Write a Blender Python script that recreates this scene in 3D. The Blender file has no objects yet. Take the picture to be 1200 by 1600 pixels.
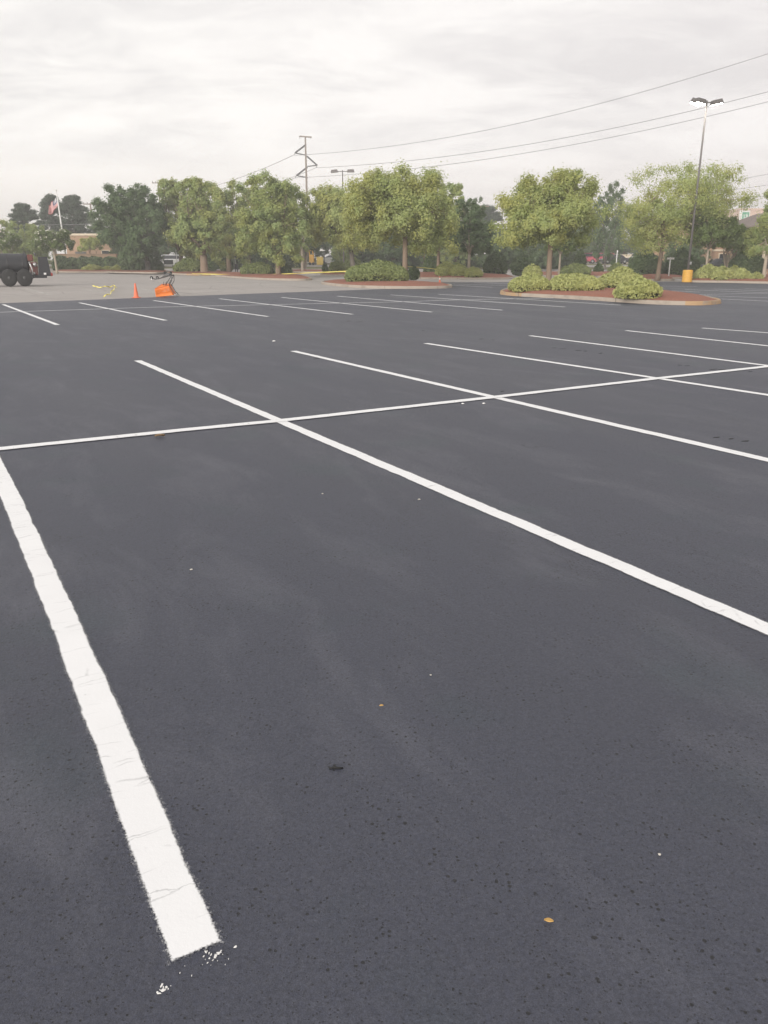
import bpy, math, random
import numpy as np
from mathutils import Vector, Matrix
R=math.radians
S=bpy.context.scene; C=S.collection
random.seed(7)
# ------------------------------------------------------------ camera (real camera pose recovered from the stall grid)
F=1243.7; CH=1.6
cam_d=bpy.data.cameras.new("camera"); cam=bpy.data.objects.new("camera",cam_d); C.objects.link(cam)
cam_d.sensor_fit='HORIZONTAL'; cam_d.sensor_width=36; cam_d.lens=F/1200*36; cam_d.clip_end=5000; cam_d.clip_start=.05
cam.matrix_world=Matrix.Translation((0,0,CH))@Matrix.Rotation(R(90-17.623),4,'X')@Matrix.Rotation(R(0.09),4,'Z')
S.camera=cam
CM=cam.matrix_world.to_3x3()
def ray(px,py): return CM@Vector((px-600,800-py,-F))
def gp(px,py,z=0.0):                      # survey: where a sight line meets the level z
    d=ray(px,py); t=(z-CH)/d.z; return Vector((d.x*t,d.y*t,z))
def pd(px,py,Y):                          # survey: the point on a sight line at northing Y
    d=ray(px,py); t=Y/d.y; return Vector((d.x*t,Y,CH+d.z*t))
def Yof(py,px=600): return gp(px,py).y
def H(y):
    t=min(1,max(0,(y-92)/55)); return .95*t*t*(3-2*t)
def gx(px,Y): p=pd(px,405,Y); return Vector((p.x,Y,H(Y)))
# ------------------------------------------------------------ mesh helpers
def link(name,V,Fc,mats,parent=None,smooth=False,mi=None):
    me=bpy.data.meshes.new(name); me.from_pydata([tuple(v) for v in V],[],Fc); 
    if not isinstance(mats,(list,tuple)): mats=[mats]
    for m in mats: me.materials.append(m)
    if mi is not None: me.polygons.foreach_set('material_index',mi)
    if smooth: me.polygons.foreach_set('use_smooth',[True]*len(me.polygons))
    me.update(); o=bpy.data.objects.new(name,me); C.objects.link(o)
    if parent: o.parent=parent
    return o
class MB:
    def __init__(s): s.V=[];s.F=[];s.M=[]
    def add(s,V,Fc,m=0):
        b=len(s.V); s.V+= [Vector(v) for v in V]; s.F+=[tuple(i+b for i in f) for f in Fc]; s.M+=[m]*len(Fc)
    def box(s,c,d,m=0,rot=None,bev=0.0):
        c=Vector(c); x,y,z=d[0]/2,d[1]/2,d[2]/2
        b=min(bev,x*.9,y*.9,z*.9)
        if b<=0:
            P=[(-x,-y,-z),(x,-y,-z),(x,y,-z),(-x,y,-z),(-x,-y,z),(x,-y,z),(x,y,z),(-x,y,z)]
            Q=[(0,3,2,1),(4,5,6,7),(0,1,5,4),(1,2,6,5),(2,3,7,6),(3,0,4,7)]
        else:
            P=[];Q=[]
            def ring(xx,yy,z): 
                k=len(P); q=b*.999
                P.extend([(-xx+q,-yy,z),(xx-q,-yy,z),(xx,-yy+q,z),(xx,yy-q,z),(xx-q,yy,z),(-xx+q,yy,z),(-xx,yy-q,z),(-xx,-yy+q,z)]); return k
            r=[ring(x-b,y-b,-z),ring(x,y,-z+b),ring(x,y,z-b),ring(x-b,y-b,z)]
            Q.append(tuple(range(r[0]+7,r[0]-1,-1))); Q.append(tuple(range(r[3],r[3]+8)))
            for a in range(3):
                for i in range(8): Q.append((r[a]+i,r[a]+(i+1)%8,r[a+1]+(i+1)%8,r[a+1]+i))
        P=[Vector(p) for p in P]
        if rot is not None: P=[rot@p for p in P]
        s.add([p+c for p in P],Q,m)
    def tube(s,pts,rad,n=8,m=0,cap=True):
        pts=[Vector(p) for p in pts]; 
        if not isinstance(rad,(list,tuple)): rad=[rad]*len(pts)
        V=[];Fc=[]
        up=Vector((0,0,1)); prev=None
        for i,p in enumerate(pts):
            t=(pts[min(i+1,len(pts)-1)]-pts[max(i-1,0)]).normalized()
            if prev is None:
                a=t.cross(up); 
                if a.length<1e-3: a=t.cross(Vector((0,1,0)))
            else: a=prev-t*prev.dot(t)
            a.normalize(); prev=a; b=t.cross(a)
            for k in range(n):
                w=2*math.pi*k/n; V.append(p+(a*math.cos(w)+b*math.sin(w))*rad[i])
        for i in range(len(pts)-1):
            for k in range(n): Fc.append((i*n+k,i*n+(k+1)%n,(i+1)*n+(k+1)%n,(i+1)*n+k))
        if cap: Fc.append(tuple(range(n-1,-1,-1))); Fc.append(tuple(range((len(pts)-1)*n,len(pts)*n)))
        s.add(V,Fc,m)
    def lathe(s,prof,n=20,m=0,c=(0,0,0),ax='Z'):
        V=[];Fc=[]
        for r,z in prof:
            for k in range(n):
                w=2*math.pi*k/n; p=(r*math.cos(w),r*math.sin(w),z)
                if ax=='Y': p=(p[0],p[2],p[1])
                if ax=='X': p=(p[2],p[0],p[1])
                V.append(Vector(p)+Vector(c))
        for i in range(len(prof)-1):
            for k in range(n): Fc.append((i*n+k,i*n+(k+1)%n,(i+1)*n+(k+1)%n,(i+1)*n+k))
        Fc.append(tuple(range(n-1,-1,-1))); Fc.append(tuple(range((len(prof)-1)*n,len(prof)*n)))
        s.add(V,Fc,m)
    def prism(s,prof,y0,y1,m=0):           # profile in XZ extruded along Y
        n=len(prof); V=[(x,y0,z) for x,z in prof]+[(x,y1,z) for x,z in prof]
        Fc=[tuple(range(n)),tuple(range(2*n-1,n-1,-1))]+[(i,i+n,(i+1)%n+n,(i+1)%n) for i in range(n)]
        s.add(V,Fc,m)
    def build(s,name,mats,parent=None,smooth=False): return link(name,s.V,s.F,mats,parent,smooth,s.M)
def empty(name,loc,label,cat,group=None,rz=0,scale=None):
    o=bpy.data.objects.new(name,None); C.objects.link(o); o.location=loc; o.rotation_euler=(0,0,rz)
    if scale: o.scale=scale
    o.empty_display_size=.2
    return tag(o,label,cat,group)
def tag(o,label,cat,group=None):
    o['label']=label; o['category']=cat
    if group: o['group']=group
    return o
def struct(o,kind='structure'): o['kind']=kind; return o
def dup(root,loc,label,rz=None,scale=None,group=None):
    r=root.copy(); C.objects.link(r); r.location=loc; r['label']=label
    if rz is not None: r.rotation_euler=(0,0,rz)
    if scale: r.scale=scale
    if group: r['group']=group
    for ch in list(root.children):
        c=ch.copy(); C.objects.link(c); c.parent=r
        for g in list(ch.children):
            d=g.copy(); C.objects.link(d); d.parent=c
    return r
# ------------------------------------------------------------ materials
class NT:
    def __init__(s,name):
        s.m=bpy.data.materials.new(name); s.m.use_nodes=True; s.t=s.m.node_tree; s.t.nodes.clear()
        s.out=s.n('ShaderNodeOutputMaterial')
    def n(s,typ,**kw):
        nd=s.t.nodes.new(typ)
        for k,v in kw.items(): setattr(nd,k,v)
        return nd
    def l(s,a,b): s.t.links.new(a,b)
    def set(s,sock,v):
        if isinstance(v,bpy.types.NodeSocket): s.l(v,sock)
        else: sock.default_value=v
    def math(s,op,a,b=None,c=None,clamp=False):
        nd=s.n('ShaderNodeMath',operation=op); nd.use_clamp=clamp; s.set(nd.inputs[0],a)
        if b is not None: s.set(nd.inputs[1],b)
        if c is not None: s.set(nd.inputs[2],c)
        return nd.outputs[0]
    def mix(s,f,a,b):
        nd=s.n('ShaderNodeMix',data_type='RGBA'); s.set(nd.inputs[0],f)
        for i,v in ((6,a),(7,b)): s.set(nd.inputs[i],v if isinstance(v,bpy.types.NodeSocket) else (*v,1) if len(v)==3 else v)
        return nd.outputs[2]
    def noise(s,vec,scale,detail=3,rough=.5,dist=0,out=0):
        nd=s.n('ShaderNodeTexNoise'); s.l(vec,nd.inputs['Vector']); nd.inputs['Scale'].default_value=scale
        nd.inputs['Detail'].default_value=detail; nd.inputs['Roughness'].default_value=rough; nd.inputs['Distortion'].default_value=dist
        return nd.outputs[out]
    def vor(s,vec,scale,feature='F1',out='Distance',rnd=1):
        nd=s.n('ShaderNodeTexVoronoi',feature=feature); s.l(vec,nd.inputs['Vector']); nd.inputs['Scale'].default_value=scale
        nd.inputs['Randomness'].default_value=rnd
        return nd.outputs[out]
    def ramp(s,f,a,b,to0=0.0,to1=1.0):
        nd=s.n('ShaderNodeMapRange'); nd.clamp=True; s.set(nd.inputs[0],f); nd.inputs[1].default_value=a; nd.inputs[2].default_value=b
        nd.inputs[3].default_value=to0; nd.inputs[4].default_value=to1; return nd.outputs[0]
    def obj(s): return s.n('ShaderNodeTexCoord').outputs['Object']
    def pos(s): return s.n('ShaderNodeNewGeometry').outputs['Position']
    def scale(s,vec,sc,rot=(0,0,0)):
        nd=s.n('ShaderNodeMapping'); s.l(vec,nd.inputs['Vector']); nd.inputs['Scale'].default_value=sc; nd.inputs['Rotation'].default_value=rot; return nd.outputs[0]
    def bsdf(s,col,rough=.6,metal=0,spec=.5,bump=None,bs=.3,bd=.01,emit=None,es=0):
        b=s.n('ShaderNodeBsdfPrincipled')
        s.set(b.inputs['Base Color'],col if isinstance(col,bpy.types.NodeSocket) else (*col,1)); s.set(b.inputs['Roughness'],rough)
        b.inputs['Metallic'].default_value=metal; s.set(b.inputs['Specular IOR Level'],spec)
        if bump is not None:
            nb=s.n('ShaderNodeBump'); nb.inputs['Strength'].default_value=bs; nb.inputs['Distance'].default_value=bd
            s.l(bump,nb.inputs['Height']); s.l(nb.outputs[0],b.inputs['Normal'])
        if emit: b.inputs['Emission Color'].default_value=(*emit,1); b.inputs['Emission Strength'].default_value=es
        return b.outputs[0]
    def done(s,sh): s.l(sh,s.out.inputs[0]); return s.m
def simple(name,col,rough=.5,metal=0,var=.15,sc=4,spec=.5,bs=.1):
    t=NT(name); p=t.obj(); n=t.noise(p,sc,5,.6)
    c=t.mix(n,tuple(x*(1-var) for x in col),tuple(min(1,x*(1+var)) for x in col))
    return t.done(t.bsdf(c,rough,metal,spec,bump=n,bs=bs,bd=.01))
UDIR=R(119.98)   # direction of the stall lines in plan
def asphalt_nodes(t):
    p=t.pos(); q=t.scale(p,(1,1,1),(0,0,-UDIR))
    big=t.noise(t.scale(q,(.12,.5,1)),1.0,4,.55,.6)
    mid=t.noise(t.scale(q,(.5,1.5,1)),1.3,7,.68,.5)
    hue=t.noise(p,1.1,3,.5)
    fine=t.noise(p,55,4,.65)
    grit=t.noise(p,220,3,.6)
    v=t.vor(p,62); vr=t.vor(p,62,out='Color'); 
    sep=t.n('ShaderNodeSeparateColor'); t.l(vr,sep.inputs[0])
    clus=t.noise(p,3.2,3,.6)
    # pits: a few cells only, radius random
    thr=t.math('MULTIPLY',t.ramp(sep.outputs[0],.48,1.0,0,.33),t.ramp(clus,.38,.62,.35,1.15))
    pit=t.ramp(t.math('SUBTRACT',t.math('ADD',v,t.math('MULTIPLY',t.math('SUBTRACT',grit,.5),.28)),thr),-.05,.04,1,0)
    v2=t.vor(p,27); vr2=t.vor(p,27,out='Color'); sep2=t.n('ShaderNodeSeparateColor'); t.l(vr2,sep2.inputs[0])
    pit2=t.ramp(t.math('SUBTRACT',t.math('ADD',v2,t.math('MULTIPLY',t.math('SUBTRACT',fine,.5),.5)),t.ramp(sep2.outputs[1],.86,1.0,0,.14)),-.05,.02,1,0)
    pits=t.math('MAXIMUM',pit,pit2)
    # hairline cracks
    wv=t.n('ShaderNodeVectorMath',operation='ADD'); t.l(p,wv.inputs[0])
    cs=t.n('ShaderNodeVectorMath',operation='SCALE'); t.l(t.noise(p,6,4,.6,out=1),cs.inputs[0]); cs.inputs['Scale'].default_value=.22; t.l(cs.outputs[0],wv.inputs[1])
    cr=t.vor(wv.outputs[0],.85,'DISTANCE_TO_EDGE')
    crk=t.math('MULTIPLY',t.ramp(cr,0,.0022,1,0),t.ramp(t.noise(p,.8,2),.60,.66,0,.7))
    dark=t.math('MAXIMUM',pits,crk)
    c=t.mix(t.ramp(big,.3,.7),(.026,.029,.048),(.040,.044,.066))
    c=t.mix(t.math('MULTIPLY',t.ramp(mid,.5,.70),.75),c,(.074,.077,.100))
    c=t.mix(t.math('MULTIPLY',t.ramp(hue,.56,.70),.5),c,(.026,.042,.054))
    c=t.mix(t.ramp(fine,.25,.8),c,t.mix(.35,c,(.085,.085,.095)))
    fl=t.vor(p,95); flc=t.vor(p,95,out='Color'); sf=t.n('ShaderNodeSeparateColor'); t.l(flc,sf.inputs[0])
    fleck=t.math('MULTIPLY',t.ramp(fl,.12,.2,1,0),t.ramp(sf.outputs[2],.985,.99,0,1))
    c=t.mix(t.math('MULTIPLY',fleck,.5),c,(.30,.29,.27))
    c=t.mix(t.math('MULTIPLY',dark,.9),c,(.010,.010,.011))
    v3=t.vor(p,130); vc3=t.vor(p,130,out='Color'); s3=t.n('ShaderNodeSeparateColor'); t.l(vc3,s3.inputs[0])
    tiny=t.math('MULTIPLY',t.ramp(t.math('ADD',v3,t.math('MULTIPLY',grit,.25)),.28,.42,1,0),t.ramp(s3.outputs[0],.78,.82,0,1))
    dark=t.math('MAXIMUM',dark,t.math('MULTIPLY',tiny,.75))
    gr=t.noise(p,330,2,.7)
    mul=t.n('ShaderNodeMix',data_type='RGBA',blend_type='MULTIPLY'); mul.inputs[0].default_value=1; t.l(c,mul.inputs[6])
    t.l(t.mix(t.ramp(t.math('ADD',t.math('MULTIPLY',gr,.55),t.math('MULTIPLY',t.noise(p,120,3,.6),.45)),.32,.68),(.48,.48,.49),(1.62,1.62,1.60)),mul.inputs[7]); c=mul.outputs[2]
    c=t.mix(t.math('MULTIPLY',tiny,.8),c,(.012,.012,.014))
    hgt=t.math('ADD',t.math('ADD',t.math('MULTIPLY',fine,.6),t.math('MULTIPLY',grit,.35)),t.math('MULTIPLY',dark,-1.6))
    rough=t.math('ADD',t.ramp(big,.3,.7,.50,.62),t.math('MULTIPLY',fine,.08))
    return c,rough,hgt
def mat_sealed():
    t=NT('sealed_asphalt'); c,r,h=asphalt_nodes(t)
    return t.done(t.bsdf(c,r,0,.55,bump=h,bs=.8,bd=.005))
def mat_paint():
    t=NT('white_line_paint')
    uv=t.n('ShaderNodeUVMap'); uv.uv_map='uv'; sx=t.n('ShaderNodeSeparateXYZ'); t.l(uv.outputs[0],sx.inputs[0])
    at=t.n('ShaderNodeAttribute'); at.attribute_name='len'; 
    hw=t.n('ShaderNodeAttribute'); hw.attribute_name='hw'
    p=t.pos(); u,v=sx.outputs[0],sx.outputs[1]
    sd=t.n('ShaderNodeCombineXYZ'); t.l(v,sd.inputs[0]); t.l(t.math('SIGN',u),sd.inputs[1]); t.l(at.outputs['Fac'],sd.inputs[2])
    wob=t.math('MULTIPLY',t.math('SUBTRACT',t.noise(sd.outputs[0],4.5,3,.6),.5),.030)
    dx=t.math('SUBTRACT',t.math('ADD',hw.outputs['Fac'],wob),t.math('ABSOLUTE',u))
    dv=t.math('MINIMUM',v,t.math('SUBTRACT',at.outputs['Fac'],v))
    d=t.math('MINIMUM',dx,dv)
    f1=t.noise(p,170,3,.75); f2=t.noise(p,70,3,.6)
    core=t.ramp(t.math('ADD',d,t.math('MULTIPLY',t.math('SUBTRACT',f1,.5),.022)),-.0025,.004)
    sp=t.math('MULTIPLY',t.ramp(t.math('ADD',t.ramp(d,-.022,.0),t.math('MULTIPLY',t.math('SUBTRACT',f1,.5),3.2)),.75,1.6),.6)
    # pinholes, cracks showing the black beneath
    cc=t.n('ShaderNodeCombineXYZ'); 
    wz=t.noise(p,9,4,.65)
    t.l(t.math('MULTIPLY',u,1.6),cc.inputs[0]); t.l(t.math('ADD',t.math('MULTIPLY',v,9.0),t.math('MULTIPLY',wz,.55)),cc.inputs[1])
    ck=t.vor(cc.outputs[0],1.0,'DISTANCE_TO_EDGE')
    ck=t.math('MULTIPLY',t.ramp(ck,0.0,.016,1,0),t.ramp(t.noise(p,9,2),.45,.62,0,1))
    pv=t.vor(p,42); pc=t.vor(p,42,out='Color'); ps=t.n('ShaderNodeSeparateColor'); t.l(pc,ps.inputs[0])
    hole=t.math('MULTIPLY',t.ramp(pv,.08,.13,1,0),t.ramp(ps.outputs[0],.972,.976,0,1))
    hole=t.math('MAXIMUM',hole,t.math('MULTIPLY',ck,.38))
    a=t.math('MULTIPLY',t.math('MAXIMUM',core,sp),t.math('SUBTRACT',1.0,t.math('MULTIPLY',hole,.8)))
    col=t.mix(t.noise(p,3.5,4,.6),(.83,.83,.83),(.75,.75,.75))
    b=t.bsdf(col,.62,0,.3,bump=t.math('ADD',f2,t.math('MULTIPLY',ck,-1.0)),bs=.25,bd=.003)
    tr=t.n('ShaderNodeBsdfTransparent'); mx=t.n('ShaderNodeMixShader'); t.l(a,mx.inputs[0]); t.l(tr.outputs[0],mx.inputs[1]); t.l(b,mx.inputs[2])
    return t.done(mx.outputs[0])
def mat_oldpave():
    t=NT('old_pavement'); p=t.pos()
    q=t.scale(p,(1,1,1),(0,0,-UDIR))
    a=t.noise(t.scale(q,(.25,.06,1)),1,4,.6,.5); b=t.noise(p,14,4,.6); c0=t.noise(p,.5,4,.6)
    c=t.mix(t.ramp(a,.3,.7),(.31,.285,.265),(.37,.345,.325)); c=t.mix(t.math('MULTIPLY',t.ramp(c0,.55,.75),.6),c,(.25,.232,.22))
    c=t.mix(t.math('MULTIPLY',b,.25),c,(.42,.39,.37))
    cr=t.vor(t.scale(q,(.18,.42,1)),1,'DISTANCE_TO_EDGE'); c=t.mix(t.math('MULTIPLY',t.ramp(cr,0,.012,1,0),.6),c,(.12,.11,.10))
    return t.done(t.bsdf(c,.9,0,.25,bump=b,bs=.3,bd=.01))
def mat_mulch():
    t=NT('red_mulch'); p=t.pos(); a=t.noise(p,9,5,.7); b=t.vor(t.scale(p,(22,9,22)),1,out='Color'); s=t.n('ShaderNodeSeparateColor'); t.l(b,s.inputs[0])
    c=t.mix(a,(.26,.105,.070),(.38,.185,.13)); c=t.mix(t.math('MULTIPLY',s.outputs[0],.5),c,(.22,.10,.075))
    return t.done(t.bsdf(c,.95,0,.2,bump=t.math('ADD',a,s.outputs[1]),bs=.8,bd=.04))
def mat_grass():
    t=NT('grass'); p=t.pos(); a=t.noise(p,.35,4,.6); b=t.noise(p,6,4,.7)
    c=t.mix(a,(.10,.115,.040),(.19,.175,.075)); c=t.mix(t.math('MULTIPLY',b,.4),c,(.22,.20,.10))
    return t.done(t.bsdf(c,1,0,.1,bump=b,bs=.6,bd=.05))
def mat_kerb(name,yellow):
    t=NT(name); p=t.pos(); a=t.noise(p,2.2,5,.65); b=t.noise(p,30,4,.6)
    base=t.mix(a,(.40,.345,.285),(.30,.255,.215))
    if yellow: 
        base=t.mix(t.ramp(a,.50,.62),(.40,.265,.15),(.36,.28,.20))
    sx=t.n('ShaderNodeSeparateXYZ'); t.l(p,sx.inputs[0]); fr=t.math('FRACT',t.math('MULTIPLY',sx.outputs[0],.33))
    jt=t.math('MULTIPLY',t.ramp(fr,.0,.014,1,0),.75); st=t.math('MULTIPLY',t.ramp(t.noise(p,1.1,6,.7),.52,.68),.5)
    base=t.mix(st,base,(.17,.145,.125)); base=t.mix(jt,base,(.06,.05,.045))
    return t.done(t.bsdf(base,.85,0,.3,bump=b,bs=.3,bd=.01))
def mat_leaf(name,c1,c2,c3,trans=.5):
    t=NT(name); g=t.n('ShaderNodeNewGeometry'); r=g.outputs['Random Per Island']
    ob=t.obj(); n=t.noise(ob,.55,3,.6)
    c=t.mix(r,c1,c2); c=t.mix(t.ramp(n,.42,.62),c,c3)
    b=t.bsdf(c,.65,0,.25); tl=t.n('ShaderNodeBsdfTranslucent'); t.l(c,tl.inputs[0])
    mx=t.n('ShaderNodeMixShader'); mx.inputs[0].default_value=trans; t.l(b,mx.inputs[1]); t.l(tl.outputs[0],mx.inputs[2])
    return t.done(mx.outputs[0])
def mat_bark(name,c1,c2):
    t=NT(name); p=t.obj(); a=t.noise(t.scale(p,(6,6,1.2)),1.5,5,.7)
    return t.done(t.bsdf(t.mix(a,c1,c2),.9,0,.2,bump=a,bs=.6,bd=.03))
def mat_stucco(name,c,v=.12):
    t=NT(name); p=t.pos(); a=t.noise(p,.4,4,.6); b=t.noise(p,12,3,.6)
    return t.done(t.bsdf(t.mix(a,tuple(x*(1-v) for x in c),tuple(x*(1+v) for x in c)),.9,0,.2,bump=b,bs=.2,bd=.01))
M=dict(
 seal=mat_sealed(),paint=mat_paint(),old=mat_oldpave(),mulch=mat_mulch(),grass=mat_grass(),kerb=mat_kerb('kerb_concrete',0),ykerb=mat_kerb('kerb_yellow',1),
 oak=mat_leaf('oak_leaf',(.36,.43,.16),(.45,.50,.21),(.48,.49,.17)),
 oak2=mat_leaf('oak_leaf_mid',(.32,.41,.165),(.41,.48,.21),(.42,.45,.16)),
 dark=mat_leaf('dark_leaf',(.135,.205,.10),(.20,.275,.13),(.17,.23,.11)),
 pine=mat_leaf('pine_leaf',(.08,.11,.075),(.13,.17,.11),(.10,.14,.09)),
 myr=mat_leaf('myrtle_leaf',(.15,.21,.07),(.24,.30,.11),(.19,.25,.09)),
 shrub=mat_leaf('shrub_leaf',(.34,.38,.14),(.47,.48,.20),(.42,.43,.16),.25),
 shrub2=mat_leaf('shrub_dark_leaf',(.18,.23,.09),(.31,.35,.14),(.25,.29,.11),.25),
 hedge=mat_leaf('hedge_leaf',(.09,.14,.065),(.16,.21,.09),(.12,.16,.075),.2),
 flower=simple('white_blossom',(.68,.65,.55),.8),
 bark=mat_bark('bark',(.20,.145,.105),(.30,.225,.165)),bark2=mat_bark('grey_bark',(.12,.105,.09),(.22,.195,.165)),
 barkp=mat_bark('pale_bark',(.34,.28,.22),(.46,.39,.31)),
 core=simple('dark_core',(.030,.040,.018),.95),  # dark solid lumps filling shrubs and hedges behind their leaves
 black=simple('black_paint',(.028,.028,.031),.45),tarry=simple('black_tar_paint',(.026,.027,.031),.5,var=.35,sc=2),
 rubber=simple('rubber',(.025,.025,.025),.85),steel=simple('steel',(.45,.45,.44),.35,.8),dsteel=simple('dark_steel',(.10,.10,.10),.5,.5),
 orange=simple('orange_plastic',(.85,.24,.04),.5),cone=simple('cone_orange',(.75,.18,.09),.6),yellow=simple('yellow_paint',(.66,.36,.06),.6),
 tape=simple('tape_yellow',(.78,.68,.16),.5),white=simple('white_paint',(.75,.74,.72),.5),redp=simple('red_paint',(.15,.05,.04),.5),
 pole=simple('pole_bronze',(.13,.12,.115),.6,.2),wood=mat_bark('pole_wood',(.20,.16,.13),(.28,.23,.19)),wire=simple('wire',(.22,.22,.225),.6),
 glass=simple('dark_glass',(.02,.024,.028),.12,0,.1,spec=.8),
 tan=mat_stucco('tan_stucco',(.42,.28,.19)),cream=mat_stucco('cream_trim',(.70,.60,.46)),pink=mat_stucco('pinkish_stucco',(.62,.45,.37)),
 roof=mat_stucco('brown_roof',(.20,.165,.15)),greenp=simple('green_sign',(.05,.30,.17),.4),brown=mat_stucco('brown_wall',(.30,.21,.14)),
 door=simple('dark_door',(.09,.09,.085),.6),
 leafy=simple('dead_leaf',(.62,.38,.12),.7),leafb=simple('brown_leaf',(.26,.17,.09),.8),twig=simple('twig_black',(.012,.012,.012),.8),
 chip=simple('paint_chip',(.78,.77,.75),.6),stone=simple('pebble_stone',(.55,.52,.47),.7),
 fred=simple('flag_red',(.55,.05,.06),.8),fwhite=simple('flag_white',(.75,.72,.70),.8),fblue=simple('flag_blue',(.03,.05,.20),.8),
 lampon=NT('lamp_lens'))
t=M['lampon']; M['lampon']=t.done(t.bsdf((.9,.9,.85),.3,emit=(1,.95,.86),es=60))
def carpaint(n,c): return simple(n,c,.28,.15,.06,spec=.6,bs=0)
# ------------------------------------------------------------ ground
def sheet(name,poly,z,mat,step=None):
    me=bpy.data.meshes.new(name); me.from_pydata([(p[0],p[1],z) for p in poly],[],[tuple(range(len(poly)))]); me.materials.append(mat)
    import bmesh
    bm=bmesh.new(); bm.from_mesh(me); bmesh.ops.triangulate(bm,faces=bm.faces[:]); bmesh.ops.recalc_face_normals(bm,faces=bm.faces[:])
    if bm.faces and sum(f.normal.z for f in bm.faces)<0: bmesh.ops.reverse_faces(bm,faces=bm.faces[:])
    bm.to_mesh(me); bm.free(); o=bpy.data.objects.new(name,me); C.objects.link(o); return struct(o)
def terrain(name,xs,ys,off,mat):
    V=[(x,y,H(y)+off) for y in ys for x in xs]; n=len(xs)
    Fc=[(j*n+i,j*n+i+1,(j+1)*n+i+1,(j+1)*n+i) for j in range(len(ys)-1) for i in range(n-1)]
    return struct(link(name,V,Fc,mat,smooth=True))
ysl=[-30,0,30,60]+[90+3*i for i in range(22)]+[160,200,300,450,640]
terrain('ground',[-430,-300,-150,-60,0,60,150,300,430],ysl,-.02,M['grass'])
terrain('old_pavement',[-110,-60,-20,0,40,100,140],[-25,0,60,90]+[92+2*i for i in range(12)],0.0,M['old'])
terrain('far_road',[-200,-60,0,60,200],[121,126,131],.02,M['old'])
terrain('far_car_park',[-70,-30,0,40,90],[139,143,147,165],.02,M['old'])
e0,e1=gp(0,474),gp(600,451.6); ed=(e0-e1)
seal=[e1+ed*2.6,e0,gp(175,467.2),gp(350,460.6),gp(500,455.2),e1,gp(700,450.5),gp(708,446),gp(675,441.2),gp(800,440.8),gp(1000,440.2),gp(1200,440.6)]
pr=gp(1200,440.6); seal+= [Vector((pr.x+40,pr.y-1,0)),Vector((75,-22,0)),Vector((-75,-22,0))]
sheet('asphalt_lot',seal,.004,M['seal'])
# ------------------------------------------------------------ painted markings
def stripe(pts,hw=.062,name='parking_line',z=.0085,mat=None):
    pts=[Vector((p[0],p[1],0)) for p in pts]; MW=hw+.05
    V=[];UV=[];Fc=[];L=0;Ls=[0]
    # extend the ends a little for overspray
    a=(pts[0]-pts[1]).normalized()*.05; b=(pts[-1]-pts[-2]).normalized()*.05
    q=[pts[0]+a]+pts[1:-1]+[pts[-1]+b]; v=[-.05]
    for i in range(1,len(q)): v.append(v[-1]+(q[i]-q[i-1]).length)
    tot=v[-1]-.05
    for i,p in enumerate(q):
        d=(q[min(i+1,len(q)-1)]-q[max(i-1,0)]).normalized(); n=Vector((-d.y,d.x,0))
        for s in (-1,1): V.append((p.x+n.x*MW*s,p.y+n.y*MW*s,z)); UV.append((MW*s,v[i]))
    for i in range(len(q)-1): Fc.append((2*i+1,2*i,2*i+2,2*i+3))
    o=link(name,V,Fc,mat or M['paint']); me=o.data
    if me.polygons[0].normal.z<0: me.flip_normals()
    ul=me.uv_layers.new(name='uv')
    for lp in me.loops: ul.data[lp.index].uv=UV[lp.vertex_index]
    for nm,val in (('len',tot),('hw',hw)):
        a=me.attributes.new(nm,'FLOAT','POINT'); a.data.foreach_set('value',[val]*len(V))
    return struct(o)
def pxs(*a): return [gp(x,y) for x,y in a]
A_end=(gp(265,1500)+gp(345,1465))/2
B0,B1=gp(215,564),gp(1200,985); dB=(B1-B0).normalized()
G=lambda x,y: gp(x,y)
# near double row
stripe([G(-70,597),G(9,760),G(100,970),A_end+(A_end-G(100,970)).normalized()*.015],.061)
stripe([B0,G(440,660),G(1200,985),B0+dB*12.25],.058)
for a,b in (((458,549),(1200,720)),((665,537),(1200,618)),((828,525),(1200,572)),((978,517),(1200,541)),((1097,513),(1200,520.5))):
    p,q=G(*a),G(*b); d=(q-p).normalized(); mid=p+(q-p)*.5
    stripe([p,mid,p+d*12.25])
g=[G(-60,709),G(0,703),G(290,673),G(440,658.5),G(770,622),G(1030,592),G(1200,573.5)]
g.append(g[-1]+(g[-1]-g[-2]).normalized()*9); g.insert(0,g[0]+(g[0]-g[1]).normalized()*2.5)
stripe(g,.067,z=.0125)
# far double row
for a,b in (((5,476),(90,508)),((124,473.3),(259,501)),((240,469.8),(419,495)),((343,467),(551,491.5)),((440,465),(675,488)),((527,463),(785,485)),((610,461),(883,480)),((685,460),(970,477))):
    stripe([G(*a),G(*b)])
h=pxs((0,488.5),(240,480.5),(500,474.8),(615,472.4),(714,469),(872,466)); h.insert(0,h[0]+(h[0]-h[1]).normalized()*8)
stripe(h,.058,z=.0125)
# the third row beyond the islands
for a,b in (((678,442.8),(793,446.7)),((695,445.4),(769,449.0)),((740,441.9),(800,443.6)),((1035,454),(1093,456.6)),((1070,452.5),(1200,458)),((1090,461.7),(1200,465.8)),((1115,451.7),(1200,455)),((1128,467.5),(1215,471.6)),((1164,451.3),(1225,453.4)),((1010,446.4),(1090,448.2))):
    stripe([G(*a),G(*b)])
stripe(pxs((1073,461),(1230,457.6)),.05,z=.0125)
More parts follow.
